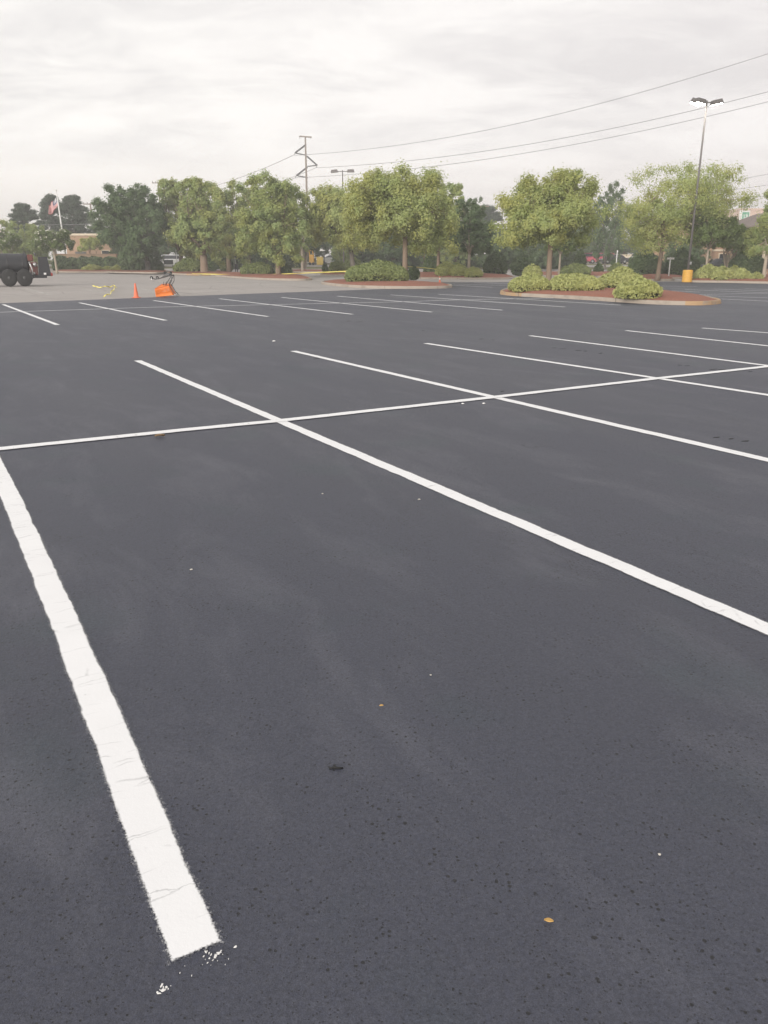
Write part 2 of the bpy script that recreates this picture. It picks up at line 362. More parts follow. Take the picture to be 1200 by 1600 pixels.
# worn stripes on the old pavement
tq=NT('worn_line_paint'); pp=tq.pos(); wm=tq.ramp(tq.noise(pp,3,5,.7),.35,.6,.25,.85)
bs_=tq.bsdf((.62,.60,.56),.8); tr_=tq.n('ShaderNodeBsdfTransparent'); mx_=tq.n('ShaderNodeMixShader'); tq.l(wm,mx_.inputs[0]); tq.l(tr_.outputs[0],mx_.inputs[1]); tq.l(bs_,mx_.inputs[2]); M['worn']=tq.done(mx_.outputs[0])
for a,b in (((40,451.5),(78,460.5)),((128,452),(173,459.5)),((212,450),(236,454.5)),((262,446.5),(305,449.5)),((330,454.5),(352,455.5)),((392,443),(440,446))):
    stripe([G(*a),G(*b)],.05,name='worn_parking_line',mat=M['worn'])
# dark scuffs and tar marks left on the sealed surface
def blot(name,c,L,W,ang,mat,z=.0165,h=.003,n=14,seed=0):
    rr=random.Random(seed); V=[];Fc=[]
    for k in range(n):
        w=2*math.pi*k/n; r=1+rr.uniform(-.4,.35); x=math.cos(w)*L*r; y=math.sin(w)*W*r
        V.append((c[0]+x*math.cos(ang)-y*math.sin(ang),c[1]+x*math.sin(ang)+y*math.cos(ang),z+h))
    V+= [(c[0]+(v[0]-c[0])*1.1,c[1]+(v[1]-c[1])*1.1,z) for v in V]
    Fc=[tuple(range(n))]+[(i,i+n,(i+1)%n+n,(i+1)%n) for i in range(n)]
    return link(name,V,Fc,mat)
tarpx=[(752,530),(770,531.5),(866,544),(880,545.5),(905,548),(915,549),(938,552.5),(1062,571),(1074,572),(1115,577.5),(1128,578),(1172,581),(1120,684),(1142,686.5),(1165,690),(785,612),(495,560.7),(661,517),(425,484.5),(545,502),(561,503.3)]
for i,(x,y) in enumerate(tarpx):
    p=G(x,y); struct(blot('tar_mark',p,random.uniform(.025,.10)*(1 if y<600 else .45),random.uniform(.012,.035)*(1 if y<600 else .5),UDIR-R(90)+random.uniform(-.5,.5),M['twig'],z=.0045,seed=i))
# ------------------------------------------------------------ kerbed islands
def smooth_loop(P,k=5):
    out=[];n=len(P)
    for i in range(n):
        a,b,c,d=P[i-1],P[i],P[(i+1)%n],P[(i+2)%n]
        for j in range(k):
            t=j/k; out.append(.5*((2*b)+(c-a)*t+(2*a-5*b+4*c-d)*t*t+(3*b-a-3*c+d)*t**3))
    return out
def island(P,yel=lambda p:False,mound=.18,hk=.15,flat=False):
    L=smooth_loop([Vector((p[0],p[1],0)) for p in P]); n=len(L)
    area=sum(L[i].x*L[(i+1)%n].y-L[(i+1)%n].x*L[i].y for i in range(n))
    if area<0: L.reverse()
    cen=sum(L,Vector())/n
    def inset(d):
        o=[]
        for i in range(n):
            t=(L[(i+1)%n]-L[i-1]).normalized(); o.append(L[i]+Vector((-t.y,t.x,0))*d)
        return o
    rings=[(0,0),(.02,hk-.03),(.045,hk),(.15,hk),(.165,hk-.05)]
    V=[];Fc=[];mi=[]
    base=H(cen.y)
    for d,z in rings: V+=[(p.x,p.y,base+z) for p in inset(d)]
    for r in range(len(rings)-1):
        for i in range(n):
            Fc.append((r*n+i,r*n+(i+1)%n,(r+1)*n+(i+1)%n,(r+1)*n+i)); mi.append(1 if yel(L[i]) else 0)
    struct(link('kerb',V,Fc,[M['kerb'],M['ykerb']],None,True,mi))
    I=inset(.16); V=[(p.x,p.y,base+hk-.03) for p in I]; Fc=[]
    lay=[I]
    for q,f in ((.91,.5),(.75,.75),(.4,.95),(.12,1)):
        for p in I:
            v=cen+(p-cen)*q; V.append((v.x,v.y,base+hk-.03+mound*f+random.uniform(-.015,.015)))
    for r in range(4):
        for i in range(n): Fc.append((r*n+i,r*n+(i+1)%n,(r+1)*n+(i+1)%n,(r+1)*n+i))
    Fc.append(tuple(range(4*n,5*n)))
    struct(link('mulch_bed',V,Fc,M['mulch'],None,True))
island(pxs((503,444),(545,449),(600,451),(660,451.4),(700,450.5),(707,448.6),(698,447),(665,445),(640,443),(560,440),(515,441)))
xr=gp(1045,474.5).x
island(mound=.2,P=pxs((781,458.5),(800,462.5),(900,468),(1000,474.6),(1060,477),(1105,477),(1127,474),(1112,469.5),(1085,465),(1040,460),(935,452.5),(850,450.5),(800,453)),
       yel=lambda p:(p.x>xr and p.y<gp(1127,471.5).y) or p.x<gp(799,461).x)
island(pxs((330,431),(380,435.5),(430,438),(478,438.5),(487,436.5),(470,432),(430,429.5),(380,428),(340,428)))
island(pxs((262,428.5),(300,430.6),(340,430.8),(362,429.5),(358,426),(320,424),(280,424),(264,426)),yel=lambda p:p.x>gp(283,430).x)
island(pxs((165,427),(215,428.6),(252,428.8),(262,427),(256,424),(215,422.5),(170,423)))
# long planting strips past the cross lane
island([gx(560,72),gx(640,70),gx(760,69),gx(800,71),gx(795,80),gx(700,84),gx(620,84),gx(565,80)],mound=.35)
island([gx(815,83),gx(900,80),gx(990,75),gx(1068,72),gx(1075,80),gx(1000,88),gx(900,91),gx(820,90)],mound=.35)
island([gx(1082,61.5),gx(1140,60),gx(1200,58),gx(1330,57),gx(1350,75),gx(1200,78),gx(1110,76),gx(1085,68)],mound=.3)
island([gx(1000,66),gx(1045,65.5),gx(1058,67),gx(1050,70),gx(1010,71)],mound=.25)
island([gx(88,97),gx(150,95),gx(215,95),gx(222,100),gx(150,106),gx(86,106)],mound=.2)
island([gx(445,99),gx(480,97),gx(520,97),gx(525,103),gx(480,107),gx(445,106)],mound=.2)
island([gx(502,85),gx(530,82),gx(556,82),gx(556,88),gx(525,91),gx(503,90)],mound=.15)
# ------------------------------------------------------------ foliage
def quads(name,P,N,size,mats,parent=None,asp=1.6,mi=None,rng=None,extra=None,jit=.38):
    rng=rng or np.random.default_rng(1); n=len(P)
    N=N+rng.normal(0,jit,(n,3)); N/=np.linalg.norm(N,axis=1,keepdims=True)+1e-9
    T=np.cross(N,rng.normal(0,1,(n,3))); T/=np.linalg.norm(T,axis=1,keepdims=True)+1e-9; B=np.cross(N,T)
    s=(size*rng.uniform(.6,1.35,n))[:,None]; a=T*s*asp*.5; b=B*s*.5
    V=np.stack([P-a,P-b*.9+a*.1,P+a,P+b*.9+a*.1],1).reshape(-1,3)
    me=bpy.data.meshes.new(name)
    ev,ef=(extra if extra else (np.zeros((0,3)),[]))
    nv=len(V); allV=np.concatenate([V,np.array(ev).reshape(-1,3)])
    me.vertices.add(len(allV)); me.vertices.foreach_set('co',allV.astype(np.float32).ravel())
    loops=np.arange(n*4,dtype=np.int32); ls=np.arange(0,n*4,4,dtype=np.int32)
    el=[i+nv for f in ef for i in f]; es=[];c=n*4
    for f in ef: es.append(c); c+=len(f)
    me.loops.add(c); me.loops.foreach_set('vertex_index',np.concatenate([loops,np.array(el,dtype=np.int32)]).astype(np.int32))
    me.polygons.add(n+len(ef)); me.polygons.foreach_set('loop_start',np.concatenate([ls,np.array(es,dtype=np.int32)]).astype(np.int32))
    for m in mats: me.materials.append(m)
    idx=np.zeros(n+len(ef),dtype=np.int32)
    if mi is not None: idx[:n]=mi
    if len(ef): idx[n:]=len(mats)-1
    me.polygons.foreach_set('material_index',idx)
    me.update(calc_edges=True); me.validate()
    o=bpy.data.objects.new(name,me); C.objects.link(o)
    if parent: o.parent=parent
    return o
def make_tree(root,h,w,zb,kind,seed,leaf='oak',nc=90,per=130,ls=.17,bark='bark',tr=None,fork=None,flowers=0,stems=1,dy=.85,topw=1.0,lean=0,dx=0,gap=1.0,side=(1,1)):
    """h total height, w crown width, zb height of the crown's underside"""
    rng=np.random.default_rng(seed); rz=(h-zb)/2; cz=(h+zb)/2; rx=w/2
    cs=[];cr=[]; nc=int(nc*1.5); per=per/1.3; zb=zb*1.06
    tries=0
    bumps=rng.normal(0,1,(9,3)); bumps/=np.linalg.norm(bumps,axis=1,keepdims=True)
    if kind=='oak':
        nlb=max(4,min(9,int(nc/22))); lobes=[(np.array([0,0,-.05]),.60)]
        for i in range(nlb):
            a=2*math.pi*(i+rng.uniform(-.3,.3))/nlb; o=rng.uniform(.42,.66)
            lobes.append((np.array([math.cos(a)*o,math.sin(a)*o,rng.uniform(-.42,.38)]),rng.uniform(.30,.46)))
        for i in range(3): a=rng.uniform(0,6.28); lobes.append((np.array([math.cos(a)*.3,math.sin(a)*.3,rng.uniform(.38,.66)]),rng.uniform(.24,.36)))
        wts=np.array([l[1]**2 for l in lobes]); wts/=wts.sum()
        while len(cs)<nc:
            c,lr=lobes[rng.choice(len(lobes),p=wts)]; d=rng.normal(0,1,3); d/=np.linalg.norm(d)
            if d[2]<-.75: continue
            p=c+d*lr*rng.uniform(.35,1)**.5
            if p[2]<-.9 or (p[2]<-.45 and rng.uniform()<.45): continue
            cs.append(p); cr.append(w*rng.uniform(.035,.075))
        A=np.array(cs); mx=np.percentile(np.abs(A[:,0]),93); zt=np.percentile(A[:,2],97); zl=np.percentile(A[:,2],3)
        sx_=np.where(A[:,0]>0,side[1],side[0]); m=w*.03
        ok=(A[:,2]<=zt+.05)&(np.abs(A[:,0])<=mx*1.06); A=A[ok]; cr=list(np.array(cr)[ok]); sx_=sx_[ok]; nc=len(A)
        cs=list(np.stack([A[:,0]/mx*(rx-m)*sx_+dx*rx,A[:,1]/mx*rx*dy,zb+m+(A[:,2]-zl)/(zt-zl)*(h-zb-2*m)],1))
    while len(cs)<nc and tries<nc*80:
        tries+=1
        d=rng.normal(0,1,3); d/=np.linalg.norm(d)
        r=rng.uniform(.30,1)**.55
        mod=1+.26*np.max(bumps@d)**4-.16*rng.uniform(0,1)
        z=d[2]*r*mod
        if kind=='oak':
            if z<-.80+rng.uniform(-.15,.2): continue
            hx=1.0 if z<0.05 else max(.0,1-((z-.05)/1.15)**2)**.5*topw/ (1 if z<.3 else 1)
            sx=d[0]*r*mod; sy=d[1]*r*mod
            sx*= side[1] if sx>0 else side[0]
            p=np.array([sx*rx*.93+dx*rx,sy*rx*.88,cz+z*rz*.95])
            rad=w*rng.uniform(.035,.088)
        elif kind=='col':
            tt=rng.uniform(0,1)**.9; z=2*tt-1; prof=(1-tt)**.55*.95+.12 if tt>.25 else .75+tt
            ang=rng.uniform(0,6.28); r=rng.uniform(.2,1)**.5*prof
            p=np.array([math.cos(ang)*r*rx*.9+dx*rx,math.sin(ang)*r*rx*.9,cz+z*rz*.95]); rad=w*rng.uniform(.08,.15)
        else: # pine: flat plates
            tt=rng.uniform(0,1); z=2*tt-1; prof=(1-tt**1.7)**.6*.9+.10
            ang=rng.uniform(0,6.28); r=rng.uniform(.25,1)*prof
            p=np.array([math.cos(ang)*r*rx*.85,math.sin(ang)*r*rx*.85,cz+z*rz*.92]); rad=w*rng.uniform(.055,.125)
        cs.append(p); cr.append(rad)
    cs=np.array(cs); cr=np.array(cr)
    # foliage
    k=rng.poisson(per*(1.35 if ls<.24 else 1.1)*(cr/cr.mean())**2*1.9); ls=ls*.60
    idx=np.repeat(np.arange(len(cs)),k); n=len(idx)
    d=rng.normal(0,1,(n,3)); d/=np.linalg.norm(d,axis=1,keepdims=True)
    rr=rng.uniform(.25,1.12,n)**.6
    sc=np.array([1,1,.85 if kind!='pine' else .45])
    if kind=='pine': P=cs[idx]+d*(rr*cr[idx])[:,None]*sc*gap
    else:
        off=rng.normal(0,.56,(n,3)); P=cs[idx]+off*cr[idx][:,None]*sc*gap
        j=rng.integers(0,len(cs),n); q=rng.uniform(0,1,n); st=rng.uniform(0,1,n)<.08
        P=np.where(st[:,None],cs[idx]+(cs[j]-cs[idx])*(q*.5)[:,None]+rng.normal(0,.18,(n,3)),P)
    if kind!='pine':
        d=off/(np.linalg.norm(off,axis=1,keepdims=True)+1e-6); ow=(P-np.array([0,0,cz]))/np.array([rx,rx,rz]); d=d*.8+ow*.5
    N=d*.9+np.array([0,0,.35])
    mats=[M[leaf]]; mi=None
    if flowers:
        mats.append(M['flower']); mi=((rng.uniform(0,1,n)<flowers)&(d[:,2]>.1)&(rng.uniform(0,1,len(cs))[idx]<.75)).astype(np.int32)
    quads('crown',P,N,ls,mats,root,1.5,mi,rng)
    # wood
    b=MB(); tr=tr or h*.028; fz=fork if fork is not None else zb*.92
    fk=Vector((lean*fz,0,fz))
    if kind=='oak':
        st=[]
        if stems==1:
            b.tube([(0,0,-.1),(lean*fz*.2,0,fz*.12),(lean*fz*.55,0.02,fz*.55),fk],[tr*1.35,tr*1.02,tr*.9,tr*.85],10)
            st=[(fk,tr*.8)]
        else:
            for q in range(stems):
                a=2*math.pi*q/stems+.5; e=Vector((math.cos(a)*fz*.25,math.sin(a)*fz*.25,fz))
                b.tube([(math.cos(a)*.08,math.sin(a)*.08,-.1),e*.5+Vector((0,0,.05)),e],[tr*.6,tr*.5,tr*.4],7); st.append((e,tr*.4))
        order=rng.permutation(len(cs))
        main=[]
        nm=6 if stems==1 else 2
        for s,(f0,r0) in enumerate(st):
            for q in range(nm):
                a=2*math.pi*(q+rng.uniform(-.25,.25))/nm+s; el=rng.uniform(.5,1.15)
                e=f0+Vector((math.cos(a)*rx*.42+dx*rx*.5,math.sin(a)*rx*.42,rz*el*.75))
                m=f0.lerp(e,.45)+Vector((0,0,rz*.12))
                b.tube([f0-Vector((0,0,.05)),m,e],[r0*.62,r0*.42,r0*.26],6); main+= [(m,r0*.36),(e,r0*.24)]
        for i in order[:int(len(cs)*.75)]:
            c=Vector(cs[i]); m,r=min(main,key=lambda q:(q[0]-c).length)
            mid=m.lerp(c,.5)+Vector((rng.uniform(-.1,.1),rng.uniform(-.1,.1),.06*w*.3))
            b.tube([m,mid,c],[r*.5,r*.33,r*.12],4,cap=False)
    else:
        b.tube([(0,0,-.1),(0.04*h*.1,0,h*.4),(0,.02*h*.2,h*.75),(0,0,h*.95)],[tr*1.2,tr*.9,tr*.5,tr*.12],8)
        for i in range(len(cs)):
            c=Vector(cs[i]); z=max(zb*.6,c.z-.12*h*.5); b.tube([(0,0,z),c],[tr*.3*(1-z/h*.6),tr*.06],4,cap=False)
    b.build('trunk',M[bark],root,True)
    return root
def tree_at(px,Y,top,xl,xr_,bot,label,name='shade_tree',kind='oak',group='trees around the car park',**kw):
    g0=gx(px,Y); h=pd(px,top,Y).z-g0.z; w=(pd(xr_,380,Y)-pd(xl,380,Y)).x; zb=pd(px,bot,Y).z-g0.z
    z0=.12 if Y<85 else 0
    root=empty(name,(g0.x,g0.y,g0.z+z0),label,'tree',group)
    dx=((xl+xr_)/2-px)/((xr_-xl)/2)
    make_tree(root,h-z0,w,zb-z0,kind,kw.pop('seed',int(px)),dx=dx,**kw)
    return root
tree_at(633,Yof(441.5),267,536,714,394,'large spreading yellow-green shade tree above the long shrub mound',nc=190,per=125,ls=.19,tr=.20,fork=3.2)
tree_at(434,Yof(433.5),275,374,484,398,'green shade tree with a tall top wisp, on the mulch island with the round shrub',nc=150,per=105,ls=.22,tr=.25,leaf='oak2')
tree_at(859,Yof(446.5),266,773,939,384,'rounded yellow-green shade tree with a straight brown trunk at the left of the kerbed island',nc=180,per=120,ls=.165,tr=.18,fork=2.6)
tree_at(1030,Yof(441,1077)+3.4,256,959,1143,388,'airy shade tree with thin leaning trunk beside the tall lamp post with the yellow base',nc=185,per=88,ls=.16,tr=.17,fork=3.0,lean=.06,dy=.6)
tree_at(318,88,284,266,354,398,'tall green shade tree with a thick brown trunk behind the yellow kerb',nc=130,per=105,ls=.27,tr=.42,leaf='oak2',seed=31)
tree_at(283,100,286,238,324,399,'bright green drooping shade tree just right of the dark leafy one',nc=130,per=100,ls=.28,tr=.3,leaf='oak2',seed=5)
tree_at(357,97,292,308,404,398,'light green shade tree standing between the thick-trunked tree and the one on the mulch island',nc=120,per=100,ls=.28,tr=.3,leaf='oak',seed=6)
tree_at(388,98,288,350,438,396,'green shade tree with a forked pale trunk behind the round shrub of the mulch island',nc=110,per=95,ls=.28,tr=.3,leaf='oak2',seed=8)
tree_at(230,96,291,164,260,408,'dense dark green tree at the left end of the shade tree row',nc=170,per=125,ls=.27,tr=.35,leaf='dark',seed=9,bark='bark2')
tree_at(553,80,293,468,592,388,'light green shade tree with a leaning grey trunk left of the large spreading tree',nc=140,per=110,ls=.23,tr=.25,lean=-.12,seed=12,bark='bark2')
tree_at(472,98,292,428,508,388,'thin topped green tree behind the high voltage pole foot',nc=70,per=80,ls=.28,tr=.16,leaf='oak2',seed=13,bark='barkp')
tree_at(685,75,290,650,722,392,'mid green tree with a slim trunk behind the right side of the large spreading tree',nc=100,per=100,ls=.22,tr=.16,leaf='oak2',seed=14)
tree_at(733,72,312,705,768,396,'dark green upright tree with a pale straight trunk above two clipped shrubs',kind='oak',nc=95,per=120,ls=.2,tr=.14,leaf='dark',seed=15,bark='barkp',side=(1,1))
tree_at(1105,64,338,1070,1150,388,'young tree with thin pale trunk rising from the clipped shrubs right of the lamp post',nc=60,per=110,ls=.17,tr=.09,leaf='myr',seed=16,bark='barkp')
tree_at(1139,72,352,1098,1182,396,'vase shaped tree with several pale stems behind the row of clipped shrubs',nc=60,per=120,ls=.19,tr=.2,leaf='myr',seed=17,bark='barkp',stems=5)
tree_at(1197,62,290,1172,1262,396,'tree cut by the right edge of the photo with a pale trunk',nc=90,per=95,ls=.17,tr=.14,leaf='oak2',seed=18,bark='barkp')
tree_at(875,78,370,852,905,396,'small slim tree with a pale thin trunk seen behind the rounded yellow-green tree',nc=40,per=90,ls=.2,tr=.1,leaf='myr',seed=19,bark='barkp')
tree_at(663,92,350,640,690,392,'small dark tree with a thin stem behind the trunk of the large spreading tree',nc=50,per=90,ls=.24,tr=.1,leaf='dark',seed=20)
# crepe myrtles with white blossom on the left
tree_at(87,92,360,56,112,392,'small tree with white blossom and a leaning pale trunk beside the black tank trailer',name='blossom_tree',group='blossoming trees',nc=60,per=120,ls=.22,tr=.12,leaf='myr',seed=21,bark='barkp',flowers=.30,lean=-.05)
tree_at(8,95,362,-22,34,392,'small white blossom tree at the left edge behind the tank',name='blossom_tree',group='blossoming trees',nc=55,per=110,ls=.22,tr=.12,leaf='myr',seed=22,bark='barkp',flowers=.28,stems=3)
tree_at(304,104,392,286,322,408,'white blossom shrub-like tree between the two left trunks',name='blossom_tree',group='blossoming trees',nc=30,per=90,ls=.24,tr=.08,leaf='myr',seed=23,bark='barkp',flowers=.35,stems=3)
tree_at(145,112,372,124,166,392,'small light green flat topped tree before the tan building on the left',nc=45,per=100,ls=.24,tr=.1,leaf='oak',seed=24,stems=3)
tree_at(475,108,375,452,500,392,'small tree with bundle of bare reddish stems in the mulch strip',name='crepe_myrtle',nc=50,per=90,ls=.27,tr=.26,leaf='dark',seed=25,bark='barkp',stems=6)
# big masses at far left and background trees from a few prototypes
def bgproto(name,leaf,kind,seed,nc,per,bark,ls,zb=.18,w=.9,label='',group='background trees'):
    root=empty(name,(0,0,0),label,'tree',group); make_tree(root,10,10*w,10*zb,kind,seed,leaf=leaf,nc=nc,per=per,ls=ls,bark=bark,tr=.22); return root
protos={}
cfg={'pine':('pine_tree','pine','pine',41,70,130,'bark2',.27,.38,.8),'d1':('background_tree','dark','oak',42,110,105,'bark2',.34,.12,.95),
     'd2':('background_tree','dark','oak',43,110,105,'bark',.32,.15,.8),'m1':('background_tree','oak2','oak',44,110,100,'bark',.34,.16,.95),'c1':('background_tree','dark','oak',45,95,80,'bark2',.30,.08,.6)}
bg=[ # px, Y, top py, width px, proto, label
 (45,135,318,66,'pine','broad dark pine with a flat top above the tank trailer'),
 (88,150,304,62,'pine','tall dark pine with its top beside the flag'),
 (122,140,305,72,'pine','tall wide dark pine right of the flagpole'),
 (150,150,330,50,'d2','dark tree sloping down behind the roof of the left tan building'),
 (20,110,346,70,'m1','wide green tree at the left edge of the photo above the tank'),
 (62,114,352,52,'m1','green tree behind the small blossom tree near the tank trailer'),
 (175,135,345,50,'d2','dark tree between the left tan building and the dense dark tree'),
 (-25,118,335,70,'d1','dark tree mostly outside the left edge of the photo'),
 (205,130,330,60,'d1','dark background tree behind the dense dark tree'),
 (262,128,340,60,'d2','dark background tree seen behind the white and black police style car'),
 (305,135,328,70,'m1','green background tree behind the two leftmost trunks'),
 (345,128,345,60,'d1','dark background tree over the distant hedge left of the grey utility post'),
 (395,132,335,70,'d2','dark background tree behind the grey parked van'),
 (440,128,330,60,'m1','green background tree behind the tall wisp topped tree'),
 (505,140,345,60,'d1','dark background tree over the yellow box'),
 (548,130,340,60,'d2','dark background tree behind the leaning grey trunk'),
 (592,126,340,60,'d1','dark background tree behind the left half of the large spreading tree'),
 (640,135,325,70,'m1','green background tree behind the middle of the large spreading tree'),
 (690,130,322,56,'d2','dark background tree left of the upright dark tree'),
 (760,170,322,66,'pine','dark pine with rounded top right of the grey utility pole'),
 (738,150,312,44,'c1','thin dark pointed tree just left of the grey utility pole'),
 (792,120,355,60,'d1','dark background tree low in the gap between the two halves of the lot'),
 (835,125,345,60,'d2','dark background tree behind the left side of the rounded yellow-green tree'),
 (893,148,340,56,'d1','dark background tree behind the right side of the rounded yellow-green tree'),
 (946,112,290,52,'c1','tall dark narrow tree in the gap between the two island trees'),
 (926,158,325,50,'d1','dark background tree above the red parked cars'),
 (975,156,345,56,'d2','dark background tree above the dark parked sedan'),
 (1008,108,368,44,'d2','dark low tree behind the airy shade tree'),
 (1062,96,372,50,'d1','dark bushy tree behind the lamp post'),
 (1188,100,352,60,'m1','green tree in front of the brown hip roof'),
 (322,118,362,54,'d1','low dark tree filling behind the yellow kerb island'),
 (372,122,358,56,'m1','low green tree above the distant hedge by the grey utility post'),
 (418,118,366,56,'d1','low dark tree behind the trunk on the mulch island'),
 (450,136,360,50,'d2','low dark tree behind the bare reddish stems'),
 (538,116,368,44,'m1','low green tree right of the small white canopy'),
 (568,118,362,56,'d1','low dark tree right of the leaning grey trunk'),
 (614,116,360,56,'d2','low dark tree left of the taped trunk'),
 (660,118,358,60,'d1','low dark tree right of the taped trunk'),
 (712,116,352,60,'m1','low green tree left of the upright dark tree trunk'),
 (762,112,356,60,'d1','low dark tree behind the tall round shrub of the gap'),
 (812,112,362,54,'d2','low dark tree left of the rounded yellow-green tree trunk'),
 (856,110,360,54,'d1','low dark tree right behind the rounded yellow-green tree trunk'),
 (905,160,362,60,'m1','low green tree over the maroon parked car'),
 (1085,92,380,44,'d1','low dark tree right of the lamp post'),
 (236,132,358,50,'d2','low dark tree behind the trunk of the dense dark tree'),
 (196,116,362,50,'d1','low dark tree at the right end of the left tan building'),
 (1150,88,385,40,'d2','dark round bushy tree left of the tan columns'),
]
for i,(px,Y,top,wp,pr_,lab) in enumerate(bg):
    g0=gx(px,Y); h=pd(px,top,Y).z-g0.z; w=(pd(px+wp/2,380,Y)-pd(px-wp/2,380,Y)).x
    sw=w/(10*cfg[pr_][9]); sc=(sw*random.choice((-1,1)),sw,h/10)
    nm,lf,kd,sd,nc,per,bk,ls,zb,ww=cfg[pr_]
    if pr_ not in protos:
        r=bgproto(nm,lf,kd,sd,nc,per,bk,ls,zb,ww,lab); r.location=g0; r.scale=(abs(sc[0]),sc[1],sc[2]); r.rotation_euler=(0,0,i*1.3); protos[pr_]=r
    else: dup(protos[pr_],g0,lab,rz=i*1.3,scale=(abs(sc[0]),sc[1],sc[2]))
# ------------------------------------------------------------ shrubs
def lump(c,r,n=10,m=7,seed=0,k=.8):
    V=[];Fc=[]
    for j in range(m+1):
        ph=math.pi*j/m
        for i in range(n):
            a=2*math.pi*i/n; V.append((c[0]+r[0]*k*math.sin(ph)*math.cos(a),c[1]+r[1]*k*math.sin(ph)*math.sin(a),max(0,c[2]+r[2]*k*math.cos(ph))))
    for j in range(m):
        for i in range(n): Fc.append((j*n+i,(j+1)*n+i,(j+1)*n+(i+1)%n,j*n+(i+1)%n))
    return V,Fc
def shrub(xl,xr_,top,Y,label,leaf='shrub',dens=1.0,seed=1,depth=None,group='clipped shrubs on the planting beds',ls=None,z0=.18,name='shrub',nl=6):
    px=(xl+xr_)/2
    if Y<60: Y=Y*(CH-z0)/CH+.45      # Y names where the foot of the shrub meets the bed
    g0=gx(px,Y); w=(pd(xr_,400,Y)-pd(xl,400,Y)).x; h=pd(px,top-1,Y).z-g0.z-z0; dp=depth or min(w,2.6)
    root=empty(name,(g0.x,g0.y,g0.z+z0),label,'shrub',group); rng=np.random.default_rng(seed+int(xl))
    P=[];N=[];ev=[];ef=[]
    nl=max(3,int(w/.75)) if nl==6 else nl
    for i in range(nl):
        f=(i+.5)/nl*2-1; rx=w/2*rng.uniform(.30,.42) if nl>3 else w/2*.5
        cx=f*(w/2-rx*.75); hh=h*(1-.42*abs(f)**2.2)*rng.uniform(.86,1.04)
        for jy in (-1,0,1) if dp>1.2 else (0,):
            cy=jy*dp*.26*rng.uniform(.8,1.2); ry=dp*.3; hj=hh*(1 if jy==0 else rng.uniform(.7,.88)); c=(cx,cy,hj*.40); r=(rx*1.08,ry,hj*.62)
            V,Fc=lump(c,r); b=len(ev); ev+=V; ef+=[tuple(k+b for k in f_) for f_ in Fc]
            ar=rx*ry*2+ (rx+ry)*hj; n=int(ar*1400*dens*(1 if Y<60 else .5))
            d=rng.normal(0,1,(n,3)); d/=np.linalg.norm(d,axis=1,keepdims=True); d[:,2]=np.where(rng.uniform(0,1,n)<.7,np.abs(d[:,2]),d[:,2])
            q=np.array(c)+d*np.array(r)*rng.uniform(.86,1.06,n)[:,None]; q[:,2]=np.where(q[:,2]<.02,rng.uniform(.02,.12,n),q[:,2]); dd=d
            P.append(q); N.append(dd*.6+np.array([0,0,.45]))
    P=np.concatenate(P);N=np.concatenate(N)
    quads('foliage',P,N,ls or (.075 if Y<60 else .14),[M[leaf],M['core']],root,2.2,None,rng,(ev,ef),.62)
    return root
Y2=Yof(455)
shrub(798,862,428.5,Yof(455.5),'rounded yellow-green shrub at the left end of the kerbed island below the straight trunk',seed=1)
shrub(861,941,425,Yof(456.5),'wide yellow-green shrub in the middle of the kerbed island',seed=2)
shrub(938,1012,420.5,Yof(453),'tallest yellow-green shrub on the kerbed island, behind the low one',seed=3)
shrub(967,1034,434,Yof(465.5),'low yellow-green shrub at the front right of the kerbed island',seed=4)
shrub(819,847,414.5,66,'small yellow-green shrub peeking up behind the left shrub of the kerbed island',seed=5)
shrub(538,640,409,Yof(441.5),'long hedge-like shrub mound under the large spreading tree',seed=6,leaf='shrub2')
shrub(636,656,417,Yof(440.5),'dark end of shrub right of the taped trunk',seed=7,leaf='hedge')
shrub(375,428,410.5,Yof(433),'round shrub left of the trunk on the mulch island behind yellow tape',seed=8,leaf='shrub2')
shrub(428,455,413,Yof(433),'dark shrub right of the trunk on the mulch island behind yellow tape',seed=9,leaf='hedge')
shrub(272,316,404,92,'green shrub left of the thick trunk behind the yellow kerb',seed=10,leaf='shrub2')
shrub(320,337,410,92,'dark shrub right of the thick trunk behind the yellow kerb',seed=11,leaf='hedge')
shrub(192,232,405,97,'dark green shrub below the dense dark tree',seed=12,leaf='hedge')
shrub(232,254,406,97,'dark shrub beside the trunk of the dense dark tree near the cone',seed=13,leaf='hedge')
shrub(128,157,414.5,98,'small light green clipped shrub before the long dark hedge, left of a pair',seed=14)
shrub(158,173,416.5,98,'left shrub of the light green pair before the long dark hedge',seed=15)
shrub(172,189,416,98,'right shrub of the light green pair before the long dark hedge',seed=16)
shrub(681,715,411,71,'yellow-green clipped shrub around the slim trunk behind the small cone',seed=17)
shrub(703,733,414,70.5,'yellow-green clipped shrub left of the pale straight trunk',seed=18)
shrub(726,754,418,70,'low yellow-green clipped shrub before the pale straight trunk',seed=19)
shrub(695,730,410,76,'mid green shrub behind the clipped ones near the small cone',seed=20,leaf='shrub2')
shrub(757,792,391,76,'tall round dark green shrub in the gap between the two halves of the lot',seed=21,leaf='hedge')
shrub(662,686,393,79,'tall round dark shrub left of the slim trunk behind the small cone',seed=22,leaf='hedge')
shrub(800,835,396,84,'dark green shrub behind the left end of the kerbed island',seed=23,leaf='hedge')
shrub(876,922,412,78,'low green shrub in the strip behind the wide island shrub',seed=24,leaf='shrub2')
shrub(898,916,392,84,'dark round shrub left of the red parked cars',seed=25,leaf='hedge')
shrub(929,944,413,82,'small square dark shrub before the red parked cars',seed=26,leaf='hedge')
shrub(953,978,412.5,82,'small mid green shrub before the dark parked sedan',seed=27,leaf='shrub2')
shrub(985,1035,392,76,'large dark green shrub behind the leaning trunk of the airy tree',seed=28,leaf='hedge')
